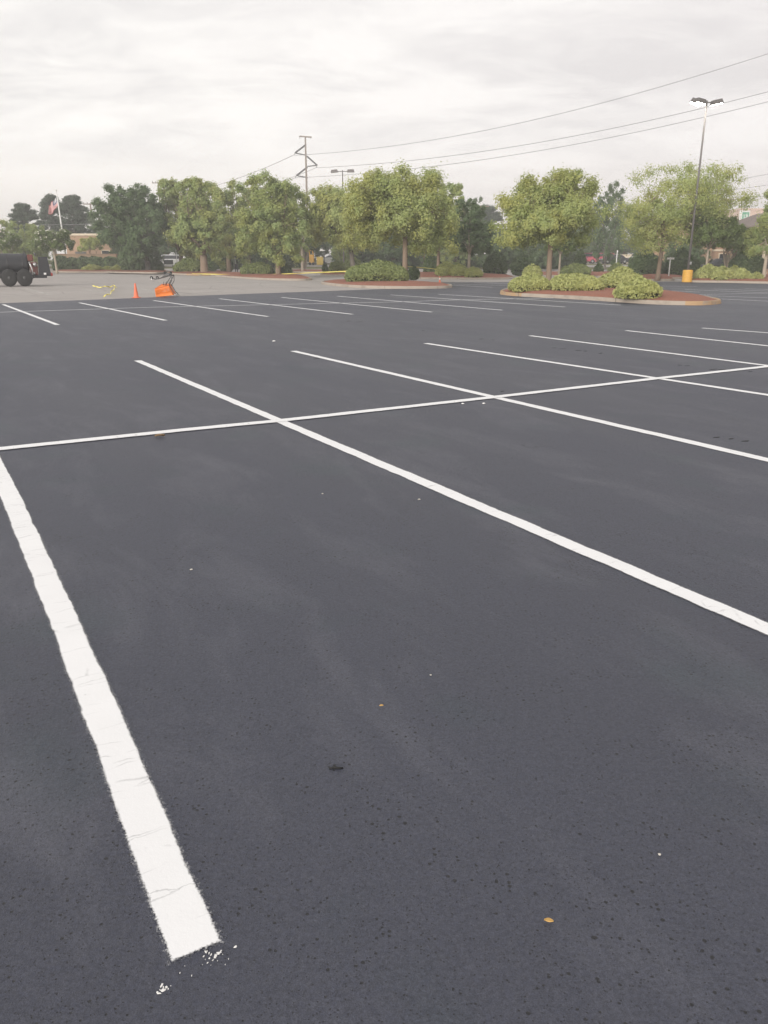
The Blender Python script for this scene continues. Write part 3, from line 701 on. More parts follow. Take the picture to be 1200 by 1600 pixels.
shrub(1040,1090,390,76,'large dark green shrub behind the lamp post',seed=29,leaf='hedge')
shrub(1090,1128,415,62.5,'yellow-green clipped shrub around the thin pale trunk right of the lamp post',seed=30)
shrub(1110,1150,418,61.5,'yellow-green clipped shrub, front one before the several pale stems',seed=31)
shrub(1140,1158,417,64,'yellow-green clipped shrub tucked behind the others by the several pale stems',seed=32)
shrub(1147,1177,422,61,'yellow-green clipped shrub right of the several pale stems',seed=33)
shrub(1175,1196,427,60,'smallest yellow-green clipped shrub at the right edge of the photo',seed=34)
shrub(1145,1192,388,70,'large dark green shrub before the tan columned building',seed=35,leaf='hedge')
shrub(503,512,411,86,'small dark shrub at the left end of the bed behind yellow tape',seed=36,leaf='hedge')
shrub(514,540,408,86,'light green shrub in the bed left of the long shrub mound',seed=37,leaf='shrub2')
shrub(540,566,402,90,'green shrub under the leaning grey trunk',seed=38,leaf='shrub2')
shrub(344,362,410,98,'small tan-green shrub left of the grey utility post',seed=39,leaf='shrub2')
def hedge(xl,xr_,top,Y,label,leaf='hedge',seed=1,dp=2.0):
    a,b=gx(xl,Y),gx(xr_,Y); w=(b-a).length; h=pd((xl+xr_)/2,top,Y).z-a.z
    root=empty('hedge',((a.x+b.x)/2,Y,a.z),label,'hedge','long hedges at the back'); rng=np.random.default_rng(seed)
    k=max(3,int(w/1.4)); P=[];N=[];ev=[];ef=[]
    for i in range(k):
        c=((i+.5)/k*w-w/2,rng.uniform(-.15,.15),h*.42); r=(w/k*.75,dp/2,h*.58*rng.uniform(.85,1.05))
        V,Fc=lump(c,r); q=len(ev); ev+=V; ef+=[tuple(z+q for z in f) for f in Fc]
        n=int((r[0]*h*4)*160); d=rng.normal(0,1,(n,3)); d/=np.linalg.norm(d,axis=1,keepdims=True)
        pts=np.array(c)+d*np.array(r)*rng.uniform(.85,1.08,n)[:,None]; pts[:,2]=np.abs(pts[:,2]); P.append(pts); N.append(d*.6+np.array([0,0,.4]))
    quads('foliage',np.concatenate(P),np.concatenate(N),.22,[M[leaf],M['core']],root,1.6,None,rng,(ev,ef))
hedge(86,140,400.5,103,'long dark hedge left half, between the blossom tree and the light clipped shrub',seed=1)
hedge(138,205,400,103,'long dark hedge right half, running to the dense dark tree',seed=2)
hedge(322,384,391,112,'dark hedge behind the grey utility post',seed=3)
hedge(384,470,396,120,'dark hedge right of the grey parked van',seed=4)
hedge(550,640,396,118,'dark hedge behind the long shrub mound',seed=5)
hedge(640,760,396,121,'dark hedge behind the upright dark tree',seed=6)
hedge(760,905,392,116,'dark hedge behind the rounded yellow-green tree',seed=7)
# ------------------------------------------------------------ traffic cones
def cone(px,py,hh,label):
    p=gp(px,py); o=empty('traffic_cone',(p.x,p.y,.004),label,'traffic cone','traffic cones by the lot edge'); s=hh/.7
    b=MB(); b.lathe([(.135*s,.03*s),(.12*s,.05*s),(.085*s,.3*s),(.045*s,.6*s),(.038*s,.70*s),(.03*s,.70*s)],18); b.build('cone_body',M['cone'],o,True)
    b=MB(); b.box((0,0,.016*s),(.36*s,.36*s,.03*s),bev=.01); b.build('base',M['cone'],o)
    return o
cone(213,465.5,.60,'orange traffic cone at the edge of the fresh asphalt left of the tipped cart')
c2=cone(687,441.5,.42,'small faded red-orange cone on the lane right of the taped tree island')
b=MB(); b.lathe([(.062,.20),(.045,.31)],18); b.build('white_band',M['white'],c2,True)
# ------------------------------------------------------------ tipped shopping cart
pc=gp(272,463.5); sc_=(pd(273,450,pc.y)-pd(272,450,pc.y)).length
cart=empty('shopping_cart',(pc.x,pc.y,.006),'orange plastic shopping cart lying tipped over on its basket with its wheels in the air','shopping cart')
def cl(px,py,y=0): return Vector(((px-272)*sc_,y,(463.5-py)*sc_))
# basket: tapered lattice box, its side facing the camera
Wd=.30
fr=[cl(247,463.2,-Wd),cl(273,460.6,-Wd),cl(267,446.8,-Wd*.8),cl(245.5,451.8,-Wd*.8)]
bk=[cl(250,462.2,Wd),cl(272,460,Wd),cl(265,444.8,Wd*.8),cl(252,445.6,Wd*.8)]
def lattice(mb,a,b_,c,d,nu,nv,r=.011,rim=.018):
    for i in range(nu+1):
        t=i/nu; mb.tube([a.lerp(b_,t),d.lerp(c,t)],rim if i in(0,nu) else r,5)
    for j in range(nv+1):
        t=j/nv; mb.tube([a.lerp(d,t),b_.lerp(c,t)],rim if j in(0,nv) else r,5)
b=MB(); lattice(b,*fr,14,7); lattice(b,*bk,14,7); lattice(b,fr[3],bk[3],bk[0],fr[0],7,7); lattice(b,fr[1],bk[1],bk[2],fr[2],7,7); lattice(b,fr[3],fr[2],bk[2],bk[3],14,7)
# moulded solid bands of the plastic basket
for q in ((fr[0],fr[1],fr[3],fr[2],.0,.22),(fr[0],fr[1],fr[3],fr[2],.8,1.0),(bk[0],bk[1],bk[3],bk[2],0,.3),(fr[0],bk[0],fr[3],bk[3],0,1)):
    a,b2,d,c,t0,t1=q; 
    P=[a.lerp(d,t0),b2.lerp(c,t0),b2.lerp(c,t1),a.lerp(d,t1)]; off=Vector((0,.012,.0)); b.add(P+[p+off for p in P],[(0,1,2,3),(7,6,5,4),(0,4,5,1),(1,5,6,2),(2,6,7,3),(3,7,4,0)])
b.build('basket',M['orange'],cart)
b=MB()
for s in (-1,1):
    y=s*.22
    b.tube([cl(277,460.5,y),cl(273,456,y),cl(268,446.5,y),cl(258,445.5,y)],.016,6)          # basket rail to handle
    b.tube([cl(262,446.5,y),cl(270.5,434.5,y),cl(271.5,431,y)],.016,6)
    b.tube([cl(267,447,y),cl(272,440,y),cl(272.5,431,y),cl(268,432,y),cl(246,437.8,y*.7),cl(241,436.5,y*.6)],.016,6)
    b.tube([cl(272,432,y),cl(258,433.5,y)],.014,6); b.tube([cl(258,446,y),cl(260,441,y)],.012,6)
b.tube([cl(241,436.5,-.13),cl(241,436.5,.13)],.014,6); b.tube([cl(272,431,-.22),cl(272,431,.22)],.016,6); b.tube([cl(256,435.2,-.18),cl(256,435.2,.18)],.012,6)
b.build('frame',M['dsteel'],cart,True)
b=MB(); b.tube([cl(276.5,460.6,-.26),cl(276.5,460.6,.26)],.022,8); b.tube([cl(279,462.4,-.25),cl(279,462.4,.25)],.014,8)
for s in(-1,1): b.tube([cl(274,458,s*.24),cl(279.3,462.6,s*.24)],.014,6)
b.build('handle',M['steel'],cart,True)
b=MB(); b.box(cl(264.5,430.2),(10*sc_,.42,.10),0,None,.02); b.build('base_tray',M['dsteel'],cart)
for x,yy in ((240.5,-.14),(246.8,.14),(262,-.2),(268,.2)):
    if x<250:
        b=MB(); c=cl(x,435.0,yy); b.lathe([(.05,-.016),(.066,-.012),(.066,.012),(.05,.016)],14,0,c,'Y'); w=b.build('wheel',M['rubber'],cart,True)
        b=MB(); b.lathe([(.025,-.02),(.025,.02)],10,0,c,'Y'); b.build('hub',M['steel'],w,True)
        b=MB(); b.box(c+Vector((0,0,-.06)),(.03,.06,.07)); b.build('fork',M['steel'],w)
    else:
        b=MB(); c=cl(x,427.8,yy); b.lathe([(.04,-.014),(.055,-.01),(.055,.01),(.04,.014)],14,0,c,'Y'); b.build('wheel',M['rubber'],cart,True)
# ------------------------------------------------------------ caution tape
def ribbon(pts,w=.075,name='caution_tape',label='',sagk=None,tw=.0):
    pts=[Vector(p) for p in pts]; V=[];Fc=[]
    # resample
    P=[]
    for i in range(len(pts)-1):
        k=10
        for j in range(k):
            t=j/k; a=pts[i].lerp(pts[i+1],t); P.append(a)
    P.append(pts[-1])
    for i,p in enumerate(P):
        a=tw*math.sin(i*.55)+tw*.5*math.sin(i*.21+1); d=(P[min(i+1,len(P)-1)]-P[max(0,i-1)]).normalized(); side=Vector((-d.y,d.x,0)).normalized()
        u=(Vector((0,0,1))*math.cos(a)+side*math.sin(a))*w/2; V+= [p-u,p+u]
    Fc=[(2*i,2*i+2,2*i+3,2*i+1) for i in range(len(P)-1)]
    o=link(name,V,Fc,M['tape']); md=o.modifiers.new('s','SOLIDIFY'); md.thickness=.004
    return tag(o,label,'caution tape','yellow caution tapes')
Ta=Yof(441.5)-.3; Tb=Yof(433.5)-.4
ribbon([pd(630,416.5,Ta-.2),pd(622,417.5,Ta-2.2),pd(605,419.5,Ta-3),pd(575,421.8,Ta-2.8),pd(538,424,Ta-1),pd(500,425.6,Tb-10),pd(465,427.2,Tb-3),pd(440,428,Tb)],label='yellow tape strung over the long shrub mound between the two island trunks',tw=.5)
ribbon([pd(432,428.3,Tb),pd(400,429,Tb),pd(370,429.3,Tb+1),pd(330,428.3,Tb+4),pd(300,427.6,84)],label='yellow tape running left from the round shrub trunk to the thick trunk',tw=.5)
ribbon([pd(637,416.2,Ta),pd(660,418,Ta+6),pd(690,421.5,73)],w=.04,label='thin yellow tape running right from the large spreading tree',tw=.4)
gt=[gp(162,465.2),gp(168,464.8),gp(172,462),gp(175,459),gp(178,455.5),gp(179,452),gp(182,450.2),gp(178,449.6),gp(172,450),gp(165,451.2),gp(155,450.6),gp(145,450.2)]
ribbon([(p.x,p.y,.05+.09*(i%2)) for i,p in enumerate(gt)],w=.06,label='loose yellow tape lying crumpled on the old pavement left of the cone',tw=.9)
# ------------------------------------------------------------ tank trailer
pt=gp(28,447); s_=(pd(29,440,pt.y)-pd(28,440,pt.y)).length
trl=empty('tank_trailer',(pt.x,pt.y,.002),'black tar tank trailer with tandem wheels and pump deck at the left edge','tank trailer',None,R(24),(.9,1,1))
def tl(px,py,y=0): return Vector(((px-28)*s_,y,(447-py)*s_))
b=MB(); x0,x1=tl(-62,0).x,tl(48,0).x; zc=tl(0,415).z; rr_=tl(0,398.5).z-zc
b.lathe([(rr_*.25,x0-.12),(rr_*.8,x0-.06),(rr_*.97,x0+.02),(rr_,x0+.12),(rr_,x1-.12),(rr_*.97,x1-.02),(rr_*.8,x1+.05),(rr_*.25,x1+.1)],36,0,(0,0,zc),'X')
tank=b.build('tank',M['tarry'],trl,True)
for x in (-40,-12,16,40): 
    b=MB(); X=tl(x,0).x; b.lathe([(rr_+.0,X-.03),(rr_+.018,X-.03),(rr_+.018,X+.03),(rr_,X+.03)],36,0,(0,0,zc),'X'); b.build('tank_band',M['black'],tank,True)
b=MB(); b.lathe([(.28,zc+rr_-.05),(.28,zc+rr_+.05),(.30,zc+rr_+.06),(.30,zc+rr_+.09),(.05,zc+rr_+.12)],20,0,(tl(-20,0).x,0,0)); b.build('manhole',M['black'],tank,True)
for x in (43.3,45.8):
    b=MB(); X=tl(x,0).x; b.tube([(X,-.1,zc+rr_-.15),(X,-.1,zc+rr_+.12)],.03,8); b.build('vent_pipe',M['black'],tank,True)
b=MB(); zf=tl(0,433).z
for y in(-.75,.75): b.box(((tl(-64,0).x+tl(76,0).x)/2,y,zf),(tl(76,0).x-tl(-64,0).x,.08,.14))
for x in (-60,-30,0,28,50,75): b.box((tl(x,0).x,0,zf-.003),(.08,1.42,.12))
b.box((tl(62.5,0).x,0,zf+.085),(27*s_,1.7,.03)); b.build('chassis',M['black'],trl)
b=MB(); b.prism([(tl(-3,0).x,tl(0,436).z),(tl(2,0).x,tl(0,429).z),(tl(8,0).x,tl(0,425.5).z),(tl(46,0).x,tl(0,425.5).z),(tl(52,0).x,tl(0,429).z),(tl(54,0).x,tl(0,436).z),(tl(51,0).x,tl(0,436).z),(tl(49,0).x,tl(0,430).z),(tl(45,0).x,tl(0,427).z),(tl(9,0).x,tl(0,427).z),(tl(4,0).x,tl(0,430).z),(tl(0,0).x,tl(0,436).z)],-1.0,-.70)
b.build('fender',M['black'],trl)
for x in (16,40):
    for y,sg in ((-.88,-1),(.88,1)):
        b=MB(); r=12.8*s_; c=(tl(x,0).x,y,r)
        b.lathe([(r*.55,-.13),(r*.93,-.13),(r,-.08),(r,.08),(r*.93,.13),(r*.55,.13)],28,0,c,'Y'); w=b.build('wheel',M['rubber'],trl,True)
        b=MB(); b.lathe([(r*.54,-.09),(r*.5,-.06),(r*.2,-.07),(r*.18,-.14),(r*.05,-.15)] if sg<0 else [(r*.05,.15),(r*.18,.14),(r*.2,.07),(r*.5,.06),(r*.54,.09)],20,0,c,'Y'); b.build('rim',M['dsteel'],w,True)
b=MB(); b.prism([(tl(64,0).x,tl(0,432).z),(tl(83.5,0).x,tl(0,432).z),(tl(80,0).x,tl(0,403).z),(tl(66,0).x,tl(0,403).z)],-.7,.7); b.build('tool_box',M['tarry'],trl)
b=MB(); b.box(tl(57,421,-.2),(12*s_,.9,20*s_),bev=.05); eng=b.build('engine',M['redp'],trl)
b=MB(); b.box(tl(53,405,-.2),(9*s_,.7,10*s_),bev=.04); b.build('air_cleaner',M['redp'],eng)
b=MB(); b.lathe([(.09,-.72),(.09,-.5)],14,0,tl(56,428,0),'Y'); b.build('pulley',M['steel'],eng,True)
b=MB(); b.lathe([(.13,-.69),(.13,-.66)],14,0,tl(59,415,0),'Y'); b.build('pulley',M['steel'],eng,True)
b=MB(); b.tube([tl(50,411,-.72),tl(52,416,-.78),tl(54,422,-.80),tl(53,429,-.78),tl(56,432,-.75)],.05,8); b.build('hose',M['steel'],trl,True)
b=MB(); b.tube([tl(61,403,-.5),tl(61,398,-.5)],.035,8); b.build('exhaust_pipe',M['dsteel'],trl,True)
b=MB(); b.box(tl(73.5,428.5,-.74),(4*s_,.05,3*s_),bev=.01); b.build('licence_plate',M['white'],trl)
for y in(-.62,.62):
    b=MB(); b.box(tl(83.7,429.5,y),(.16,.16,.20),bev=.03); b.box(tl(82.2,431.2,y),(.16,.08,.06)); b.build('tail_lamp',simple('lamp_red',(.35,.05,.04),.3),trl)
b=MB(); b.tube([tl(-64,433,-.7),tl(-98,434,0),tl(-64,433,.7)],.05,8); b.tube([tl(-90,433,0),tl(-90,446.6,0)],.035,8); b.build('drawbar',M['black'],trl)
# ------------------------------------------------------------ lamp posts
def lamp_post(px,basepy,toppy,label,lit,base=True,Y=None,arr=None):
    Y=Y or Yof(basepy,px); g0=gx(px,Y); h=pd(px,toppy,Y).z-g0.z
    o=empty('lamp_post',(g0.x,g0.y,g0.z),label,'lamp post','parking lot lamp posts')
    b=MB(); b.tube([(0,0,0),(0,0,h*.5),(0,0,h)],[.095,.075,.055],12); b.build('post',M['pole'],o,True)
    if base:
        b=MB(); b.lathe([(.32,0),(.36,.02),(.36,.80),(.33,.86),(.30,.88),(.05,.88)],28); b.build('concrete_base',M['yellow'],o,False)
        b=MB(); b.box((0,0,.90),(.26,.26,.04)); b.build('anchor_plate',M['dsteel'],o)
        b=MB(); b.box((.1,-.09,1.35),(.14,.08,.2),bev=.01); b.build('junction_box',M['steel'],o)
    for ang,tilt,dist in arr:
        d=Vector((math.cos(ang),math.sin(ang),0)); rot=Matrix.Rotation(ang,3,'Z')@Matrix.Rotation(tilt,3,'Y')
        b=MB(); c=Vector((0,0,h-.08))+d*dist
        b.tube([Vector((0,0,h-.12)),Vector((0,0,h-.12))+d*(dist-.30)],.04,8); b.build('arm',M['pole'],o,True)
        b=MB(); P=[(-.40,-.24,-.15),(.40,-.24,-.15),(.40,.24,-.15),(-.40,.24,-.15),(-.30,-.18,.15),(.34,-.18,.15),(.34,.18,.15),(-.30,.18,.15)]
        b.add([rot@Vector(p)+c for p in P],[(0,3,2,1),(4,5,6,7),(0,1,5,4),(1,2,6,5),(2,3,7,6),(3,0,4,7)]); hd=b.build('lamp_head',M['pole'],o)
        b=MB(); b.box(c+rot@Vector((0,0,-.158)),(.66,.38,.02),0,rot); b.build('lens',M['lampon'] if lit else M['white'],hd)
    return o
lamp_post(1077,441,157,'tall dark lamp post with lit twin heads and a round yellow concrete base',True,arr=((R(8),R(-12),.72),(R(172),R(-24),.72),(R(200),R(-8),.55)))
lamp_post(537,0,266,'distant twin headed lamp post, unlit, rising between the shade trees',False,base=False,Y=99,arr=((R(-10),0,.95),(R(172),R(5),.95)))
# ------------------------------------------------------------ utility poles and lines
Yp=200
tp=empty('transmission_pole',gx(482,Yp),'tall wooden high voltage pole with three triangular arms','utility pole','utility poles'); T0=tp.location.copy()
def q_(px,py): return pd(px,py,Yp)-T0
b=MB(); top=q_(477,213); b.tube([(0,0,-.2),(top.x*.5,0,top.z*.5),top],[.30,.25,.17],12); b.build('pole_shaft',M['wood'],tp,True)
b=MB(); b.tube([q_(467.5,213),q_(487,214.3)],.16,6); b.build('crossarm',M['wood'],tp)
for x in (468.5,485.5):
    b=MB(); b.tube([q_(x,213.8),q_(x,216.6)],.10,6); b.build('insulator',M['steel'],tp)
arms=[((478,226),(461,239),(479,242.6)),((479.5,244),(495.5,258.3),(480.5,260)),((480.5,261),(463,274.5),(481,277.4))]
for a in arms:
    b=MB(); b.tube([q_(*a[0]),q_(*a[1])],.20,6); b.tube([q_(*a[2]),q_(*a[1])],.13,6); ar=b.build('arm',M['dsteel'],tp)
    b=MB(); e=q_(*a[1]); b.tube([e,e+Vector((-.3,0,-.5))],.10,6); b.build('insulator',M['steel'],ar)
def wire(pts,ya,yb,xa,xb,label,r=.035,r2=None):
    # plan is a straight line: 1/Y runs linearly across the sight lines
    P=[]
    for i in range(len(pts)-1):
        a,b2=pts[i],pts[i+1]; 
        for j in range(6):
            t=j/6; P.append((a[0]+(b2[0]-a[0])*t,None))
    P.append((pts[-1][0],None)); xs=[p[0] for p in pts]; 
    A=np.polyfit(xs,[p[1] for p in pts],min(3,len(pts)-1)); V=[]
    for x,_ in P:
        y=float(np.polyval(A,x)); t=(x-xa)/(xb-xa); V.append(pd(x,y,1/((1-t)/ya+t/yb)))
    b=MB(); n=len(V); b.tube(V,[r+( (r2 or r)-r)*i/(n-1) for i in range(n)],5); o=b.build('power_line',M['wire'])
    return tag(o,label,'power line','overhead power lines')
wire([(461,241.5),(560,236.6),(700,214),(870,179.5),(1000,142.5),(1200,86),(1400,17)],200,70,480,1400,'uppermost overhead wire crossing the sky to the right edge',.045,.02)
wire([(494.5,261),(640,254),(830,222),(1000,191.7),(1200,144.5),(1400,88)],200,70,480,1400,'middle overhead wire passing just below the lit lamp heads',.045,.02)
wire([(462,277),(560,273),(700,257.5),(850,233),(1000,205),(1200,160),(1400,106)],200,70,480,1400,'lowest of the three long overhead wires to the right edge',.045,.02)
wire([(460,241.5),(400,268),(330,292),(260,309)],200,330,460,260,'overhead wire descending left from the upper arm of the high voltage pole',.06)
wire([(462,277.5),(430,289.5),(380,303),(330,312)],200,330,460,260,'overhead wire descending left from the lower arm of the high voltage pole',.06)
wire([(495,261.5),(470,272),(430,286),(380,300)],200,330,495,260,'overhead wire descending left from the right arm of the high voltage pole',.045)
for k,(ya,yb) in enumerate(((283,272),(297,289),(309,306))):
    wire([(1080,ya+4),(1140,ya),(1200,yb),(1280,yb-8)],150,110,1080,1280,('top','middle','bottom')[k]+' one of the three faint parallel wires at the right edge',.025)
wire([(690,321.5),(745,321),(800,319.5),(860,316)],160,140,690,860,'faint wire level with the top of the grey utility pole',.035)
wire([(20,352.5),(60,351.5),(100,351),(170,348)],120,115,20,170,'faint wire crossing behind the flagpole',.03)
def tpole(px,Y,top,label,cross=1,w=.16,brace=False,mat='wood'):
    g0=gx(px,Y); h=pd(px,top,Y).z-g0.z; o=empty('utility_pole',g0,label,'utility pole','utility poles')
    b=MB(); b.tube([(0,0,-.2),(0,0,h)],[w*1.2,w*.8],8); b.build('pole_shaft',M[mat],o,True)
    for c in range(cross):
        b=MB(); z=h-.1-c*1.0; b.box((0,-.12,z),(2.6 if Y<180 else 3.0,.14,.16)); ca=b.build('crossarm',M['wood'],o)
        for x in (-1.1,-.5,.5,1.1):
            b=MB(); b.tube([(x,-.12,z+.08),(x,-.12,z+.32)],.06,6); b.build('insulator',M['dsteel'],ca)
    if brace:
        b=MB(); b.tube([(-.05,0,h-2.2),(-1.6,0,h-3.6)],.05,6); b.build('stay',M['dsteel'],o)
    return o
tpole(256.5,175,285,'thin utility pole with one crossarm rising above the left shade trees')
tpole(150,150,318,'utility pole with crossarm and stay beside the dark pines',brace=True)
tpole(161,155,331,'shorter bare utility pole right of the one beside the dark pines',cross=0)
tpole(748.5,140,321.5,'grey bare utility pole between the upright dark tree and a pine',cross=1,mat='barkp')
tpole(782,190,322,'tiny far utility pole above the right hand pine',cross=1,w=.12)
# ------------------------------------------------------------ flagpole
Yf=118; fb=gx(104,Yf); ft=pd(88,299,Yf)-fb
fp=empty('flagpole',fb,'white leaning flagpole flying a striped flag before the dark pines','flagpole')
b=MB(); b.tube([(0,0,-.1),ft*.5,ft],[.13,.10,.07],10); b.lathe([(.02,ft.z-.02),(.13,ft.z+.10),(.13,ft.z+.16),(.02,ft.z+.28)],10,0,(ft.x,ft.y,0)); b.build('pole_shaft',M['white'],fp,True)
# hanging national flag: 13 stripes and a blue canton, folded by gravity
nu,nv=26,13; V=[];Fc=[];mi=[]
a0=pd(87.0,308,Yf)-fb; a1=pd(90.2,321,Yf)-fb
f0=pd(76.0,321,Yf)-fb; f1=pd(77.0,335,Yf)-fb
for j in range(nv+1):
    for i in range(nu+1):
        u,v=i/nu,j/nv; L=a0.lerp(a1,v); Rr=f0.lerp(f1,v); p=L.lerp(Rr,u); p=p+Vector((0,.28*math.sin(u*9+v*1.5)*(.3+u),-.35*math.sin(u*math.pi)*.4+.12*math.sin(u*11+2)*u)); V.append(p)
for j in range(nv):
    for i in range(nu):
        Fc.append((j*(nu+1)+i,j*(nu+1)+i+1,(j+1)*(nu+1)+i+1,(j+1)*(nu+1)+i)); mi.append(2 if (i<10 and j<7) else (0 if j%2==0 else 1))
fl=link('flag',V,Fc,[M['fred'],M['fwhite'],M['fblue']],fp,False,mi); md=fl.modifiers.new('s','SOLIDIFY'); md.thickness=.01
b=MB()
for j in range(5):
    for i in range(6):
        L=Vector(V[(1+j)*(nu+1)+1+int(i*1.5)]); b.lathe([(.045,-.004),(.045,.004)],5,0,L+Vector((0,-.02,0)),'Y')
b.build('stars',M['fwhite'],fl)
# ------------------------------------------------------------ cars
def car(px,Y,label,paint,kind='suv',rz=0,L=4.7,z=None,proto=None):
    g0=gx(px,Y); 
    if z is not None: g0.z=z
    o=empty('parked_car',g0,label,'car','cars parked beyond the lot',rz)
    hx=L/2; top=1.72 if kind!='sedan' else 1.45
    if kind=='sedan': body=[(-hx,.35),(-hx,.75),(-hx+.15,.92),(-hx+1.0,1.0),(hx-1.25,.98),(hx-.1,.80),(hx,.6),(hx,.32),(hx-.5,.25),(-hx+.5,.25)]; cab=[(-hx+.75,.98),(-hx+1.35,top),(hx-2.1,top),(hx-1.2,.96)]
    elif kind=='van': body=[(-hx,.4),(-hx,1.1),(hx-.9,1.1),(hx-.05,.95),(hx,.4),(hx-.5,.28),(-hx+.5,.28)]; cab=[(-hx+.02,1.1),(-hx+.15,top+.15),(hx-1.7,top+.15),(hx-.85,1.1)]
    else: body=[(-hx,.42),(-hx,1.0),(-hx+.1,1.12),(hx-1.25,1.12),(hx-.12,1.0),(hx,.8),(hx,.4),(hx-.5,.30),(-hx+.5,.30)]; cab=[(-hx+.12,1.11),(-hx+.35,top),(hx-2.0,top),(hx-1.2,1.11)]
    b=MB(); b.prism(body,-.9,.9)
    n=len(cab); V=[(x,-.86,z_) if z_<1.2 else (x,-.68,z_) for x,z_ in cab]+[(x,.86,z_) if z_<1.2 else (x,.68,z_) for x,z_ in cab]
    b.add(V,[tuple(range(n)),tuple(range(2*n-1,n-1,-1))]+[(i,i+n,(i+1)%n+n,(i+1)%n) for i in range(n)])
    bo=b.build('body',paint,o); bv=bo.modifiers.new('b','BEVEL'); bv.width=.06; bv.segments=2
    (x0,z0),(x1,z1),(x2,z2),(x3,z3)=cab
    def lerp(a,c,t): return a+(c-a)*t
    for s in (-1,1):
        P=[]
        for (x,zz) in ((lerp(x0,x3,.08)+.05,z0+.06),(x1+.12,z1-.10),(x2-.05,z2-.10),(x3-.22,z3+.06)):
            t=(zz-1.0)/(top-1.0); P.append((x,s*(.872-.175*max(0,t)),zz))
        b=MB(); off=.02*s; b.add(P+[(p[0],p[1]+off,p[2]) for p in P],[(0,1,2,3),(7,6,5,4),(0,4,5,1),(1,5,6,2),(2,6,7,3),(3,7,4,0)]); b.build('side_window',M['glass'],o)
    for (xa,za,xb,zb,nm) in ((x3,z3,x2,z2,'windscreen'),(x0,z0,x1,z1,'rear_window')):
        sg=1 if nm=='windscreen' else -1
        a=(lerp(xa,xb,.12)+.025*sg,lerp(za,zb,.12)); c=(lerp(xa,xb,.9)+.025*sg,lerp(za,zb,.9))
        b=MB(); P=[(a[0],-.76,a[1]),(a[0],.76,a[1]),(c[0],.64,c[1]),(c[0],-.64,c[1])]; b.add(P+[(p[0]+.02*sg,p[1],p[2]+.01) for p in P],[(0,1,2,3),(7,6,5,4),(0,4,5,1),(1,5,6,2),(2,6,7,3),(3,7,4,0)]); b.build(nm,M['glass'],o)
    for x in (-hx+.85,hx-.9):
        for y in (-.84,.84):
            b=MB(); b.lathe([(.2,-.1),(.32,-.11),(.34,-.07),(.34,.07),(.32,.11),(.2,.1)],18,0,(x,y,.34),'Y'); w=b.build('wheel',M['rubber'],o,True)
            b=MB(); b.lathe([(.2,-.115),(.05,-.12)] if y<0 else [(.05,.12),(.2,.115)],14,0,(x,y,.34),'Y'); b.build('rim',M['steel'],w,True)
    for y in (-.66,.66):
        b=MB(); b.box((hx-.02,y,.74),(.08,.34,.14),bev=.02); b.build('headlight',M['white'],o)
        b=MB(); b.box((-hx+.02,y,.85),(.08,.22,.2),bev=.02); b.build('tail_light',M['redp'],o)
    return o
PW,PR,PK,PG,PM=carpaint('car_white',(.66,.66,.66)),carpaint('car_red',(.40,.045,.07)),carpaint('car_black',(.035,.037,.04)),carpaint('car_grey',(.22,.24,.26)),carpaint('car_maroon',(.30,.06,.10))
cw=car(257,118,'white car with a dark door seen under the trees left of the thick trunk',PW,'suv',R(205))
for s in (-1,1): b=MB(); b.box((-.35,s*.912,.72),(1.3,.012,.62)); b.build('door',PK,cw)
car(402,124,'grey van parked behind the round shrub of the mulch island',PG,'van',R(100))
car(519,135,'light silver car beyond the yellow box near the leaning grey trunk',carpaint('car_silver',(.5,.5,.5)),'sedan',R(170))
car(648,140,'white van half hidden behind the trunk of the large spreading tree',PW,'van',R(95))
car(919,146,'maroon and white pickup-like car, leftmost of the cars right of the rounded tree',PM,'suv',R(120))
car(940,143,'bright red parked car in the gap between the two island trees',PR,'suv',R(165))
car(960,140,'dark grey sedan facing left beside the slim white post',PK,'sedan',R(185))
car(996,144,'white parked car at the right end of the far row of cars',PW,'suv',R(95))
car(1122,90,'black car parked before the tan building, behind the several pale stems',PK,'suv',R(175))
car(1060,98,'silver car nearly hidden behind the lamp post bushes',PG,'sedan',R(160))
car(449,139,'small dark red car low behind the mulch strip',PR,'sedan',R(80),L=4.2)
# ------------------------------------------------------------ posts and small street things
def signpost(px,Y,top,label,board=None,mat='white'):
    g0=gx(px,Y); h=pd(px,top,Y).z-g0.z; o=empty('sign_post',g0,label,'sign post','slim posts in the planting strips')
    b=MB(); b.tube([(0,0,-.1),(0,0,h)],.05,8); b.build('post',M[mat],o,True)
    b=MB(); bw,bh=board or (.3,.42); b.box((0,-.07,h-bh/2-.02),(bw,.02,bh),bev=.008); b.build('sign_board',M[mat],o)
signpost(963.5,100,391,'slim white post between the dark sedan and the tan wall',board=(.16,.2))
signpost(1047.5,71,402,'short white post with a small cross board left of the lamp post',board=(.62,.16))
signpost(276,104,390,'thin pale post beside the white car with the dark door',board=(.14,.3))
ub=gx(368.5,100); o=empty('utility_pedestal',(ub.x,ub.y,ub.z),'small black box on two legs before a thin grey post','utility box')
b=MB(); b.box((0.02,0,.68),(.34,.3,.62),bev=.04); b.build('box',M['black'],o)
for s in(-.11,.15):
    b=MB(); b.tube([(s,0,-.05),(s,0,.40)],.05,8); b.build('leg',M['black'],o)
b=MB(); b.tube([(-.13,.2,-.05),(-.13,.2,1.75)],.05,8); b.build('post',M['steel'],o)
Yy=128; y0=gx(500,Yy); o=empty('yellow_box',y0,'yellow rectangular box under a small white canopy beyond the mulch strip','box')
b=MB(); b.box((0,0,.62),(1.0,.8,1.15),bev=.05); b.build('box_body',simple('pale_yellow',(.62,.45,.10),.6),o)
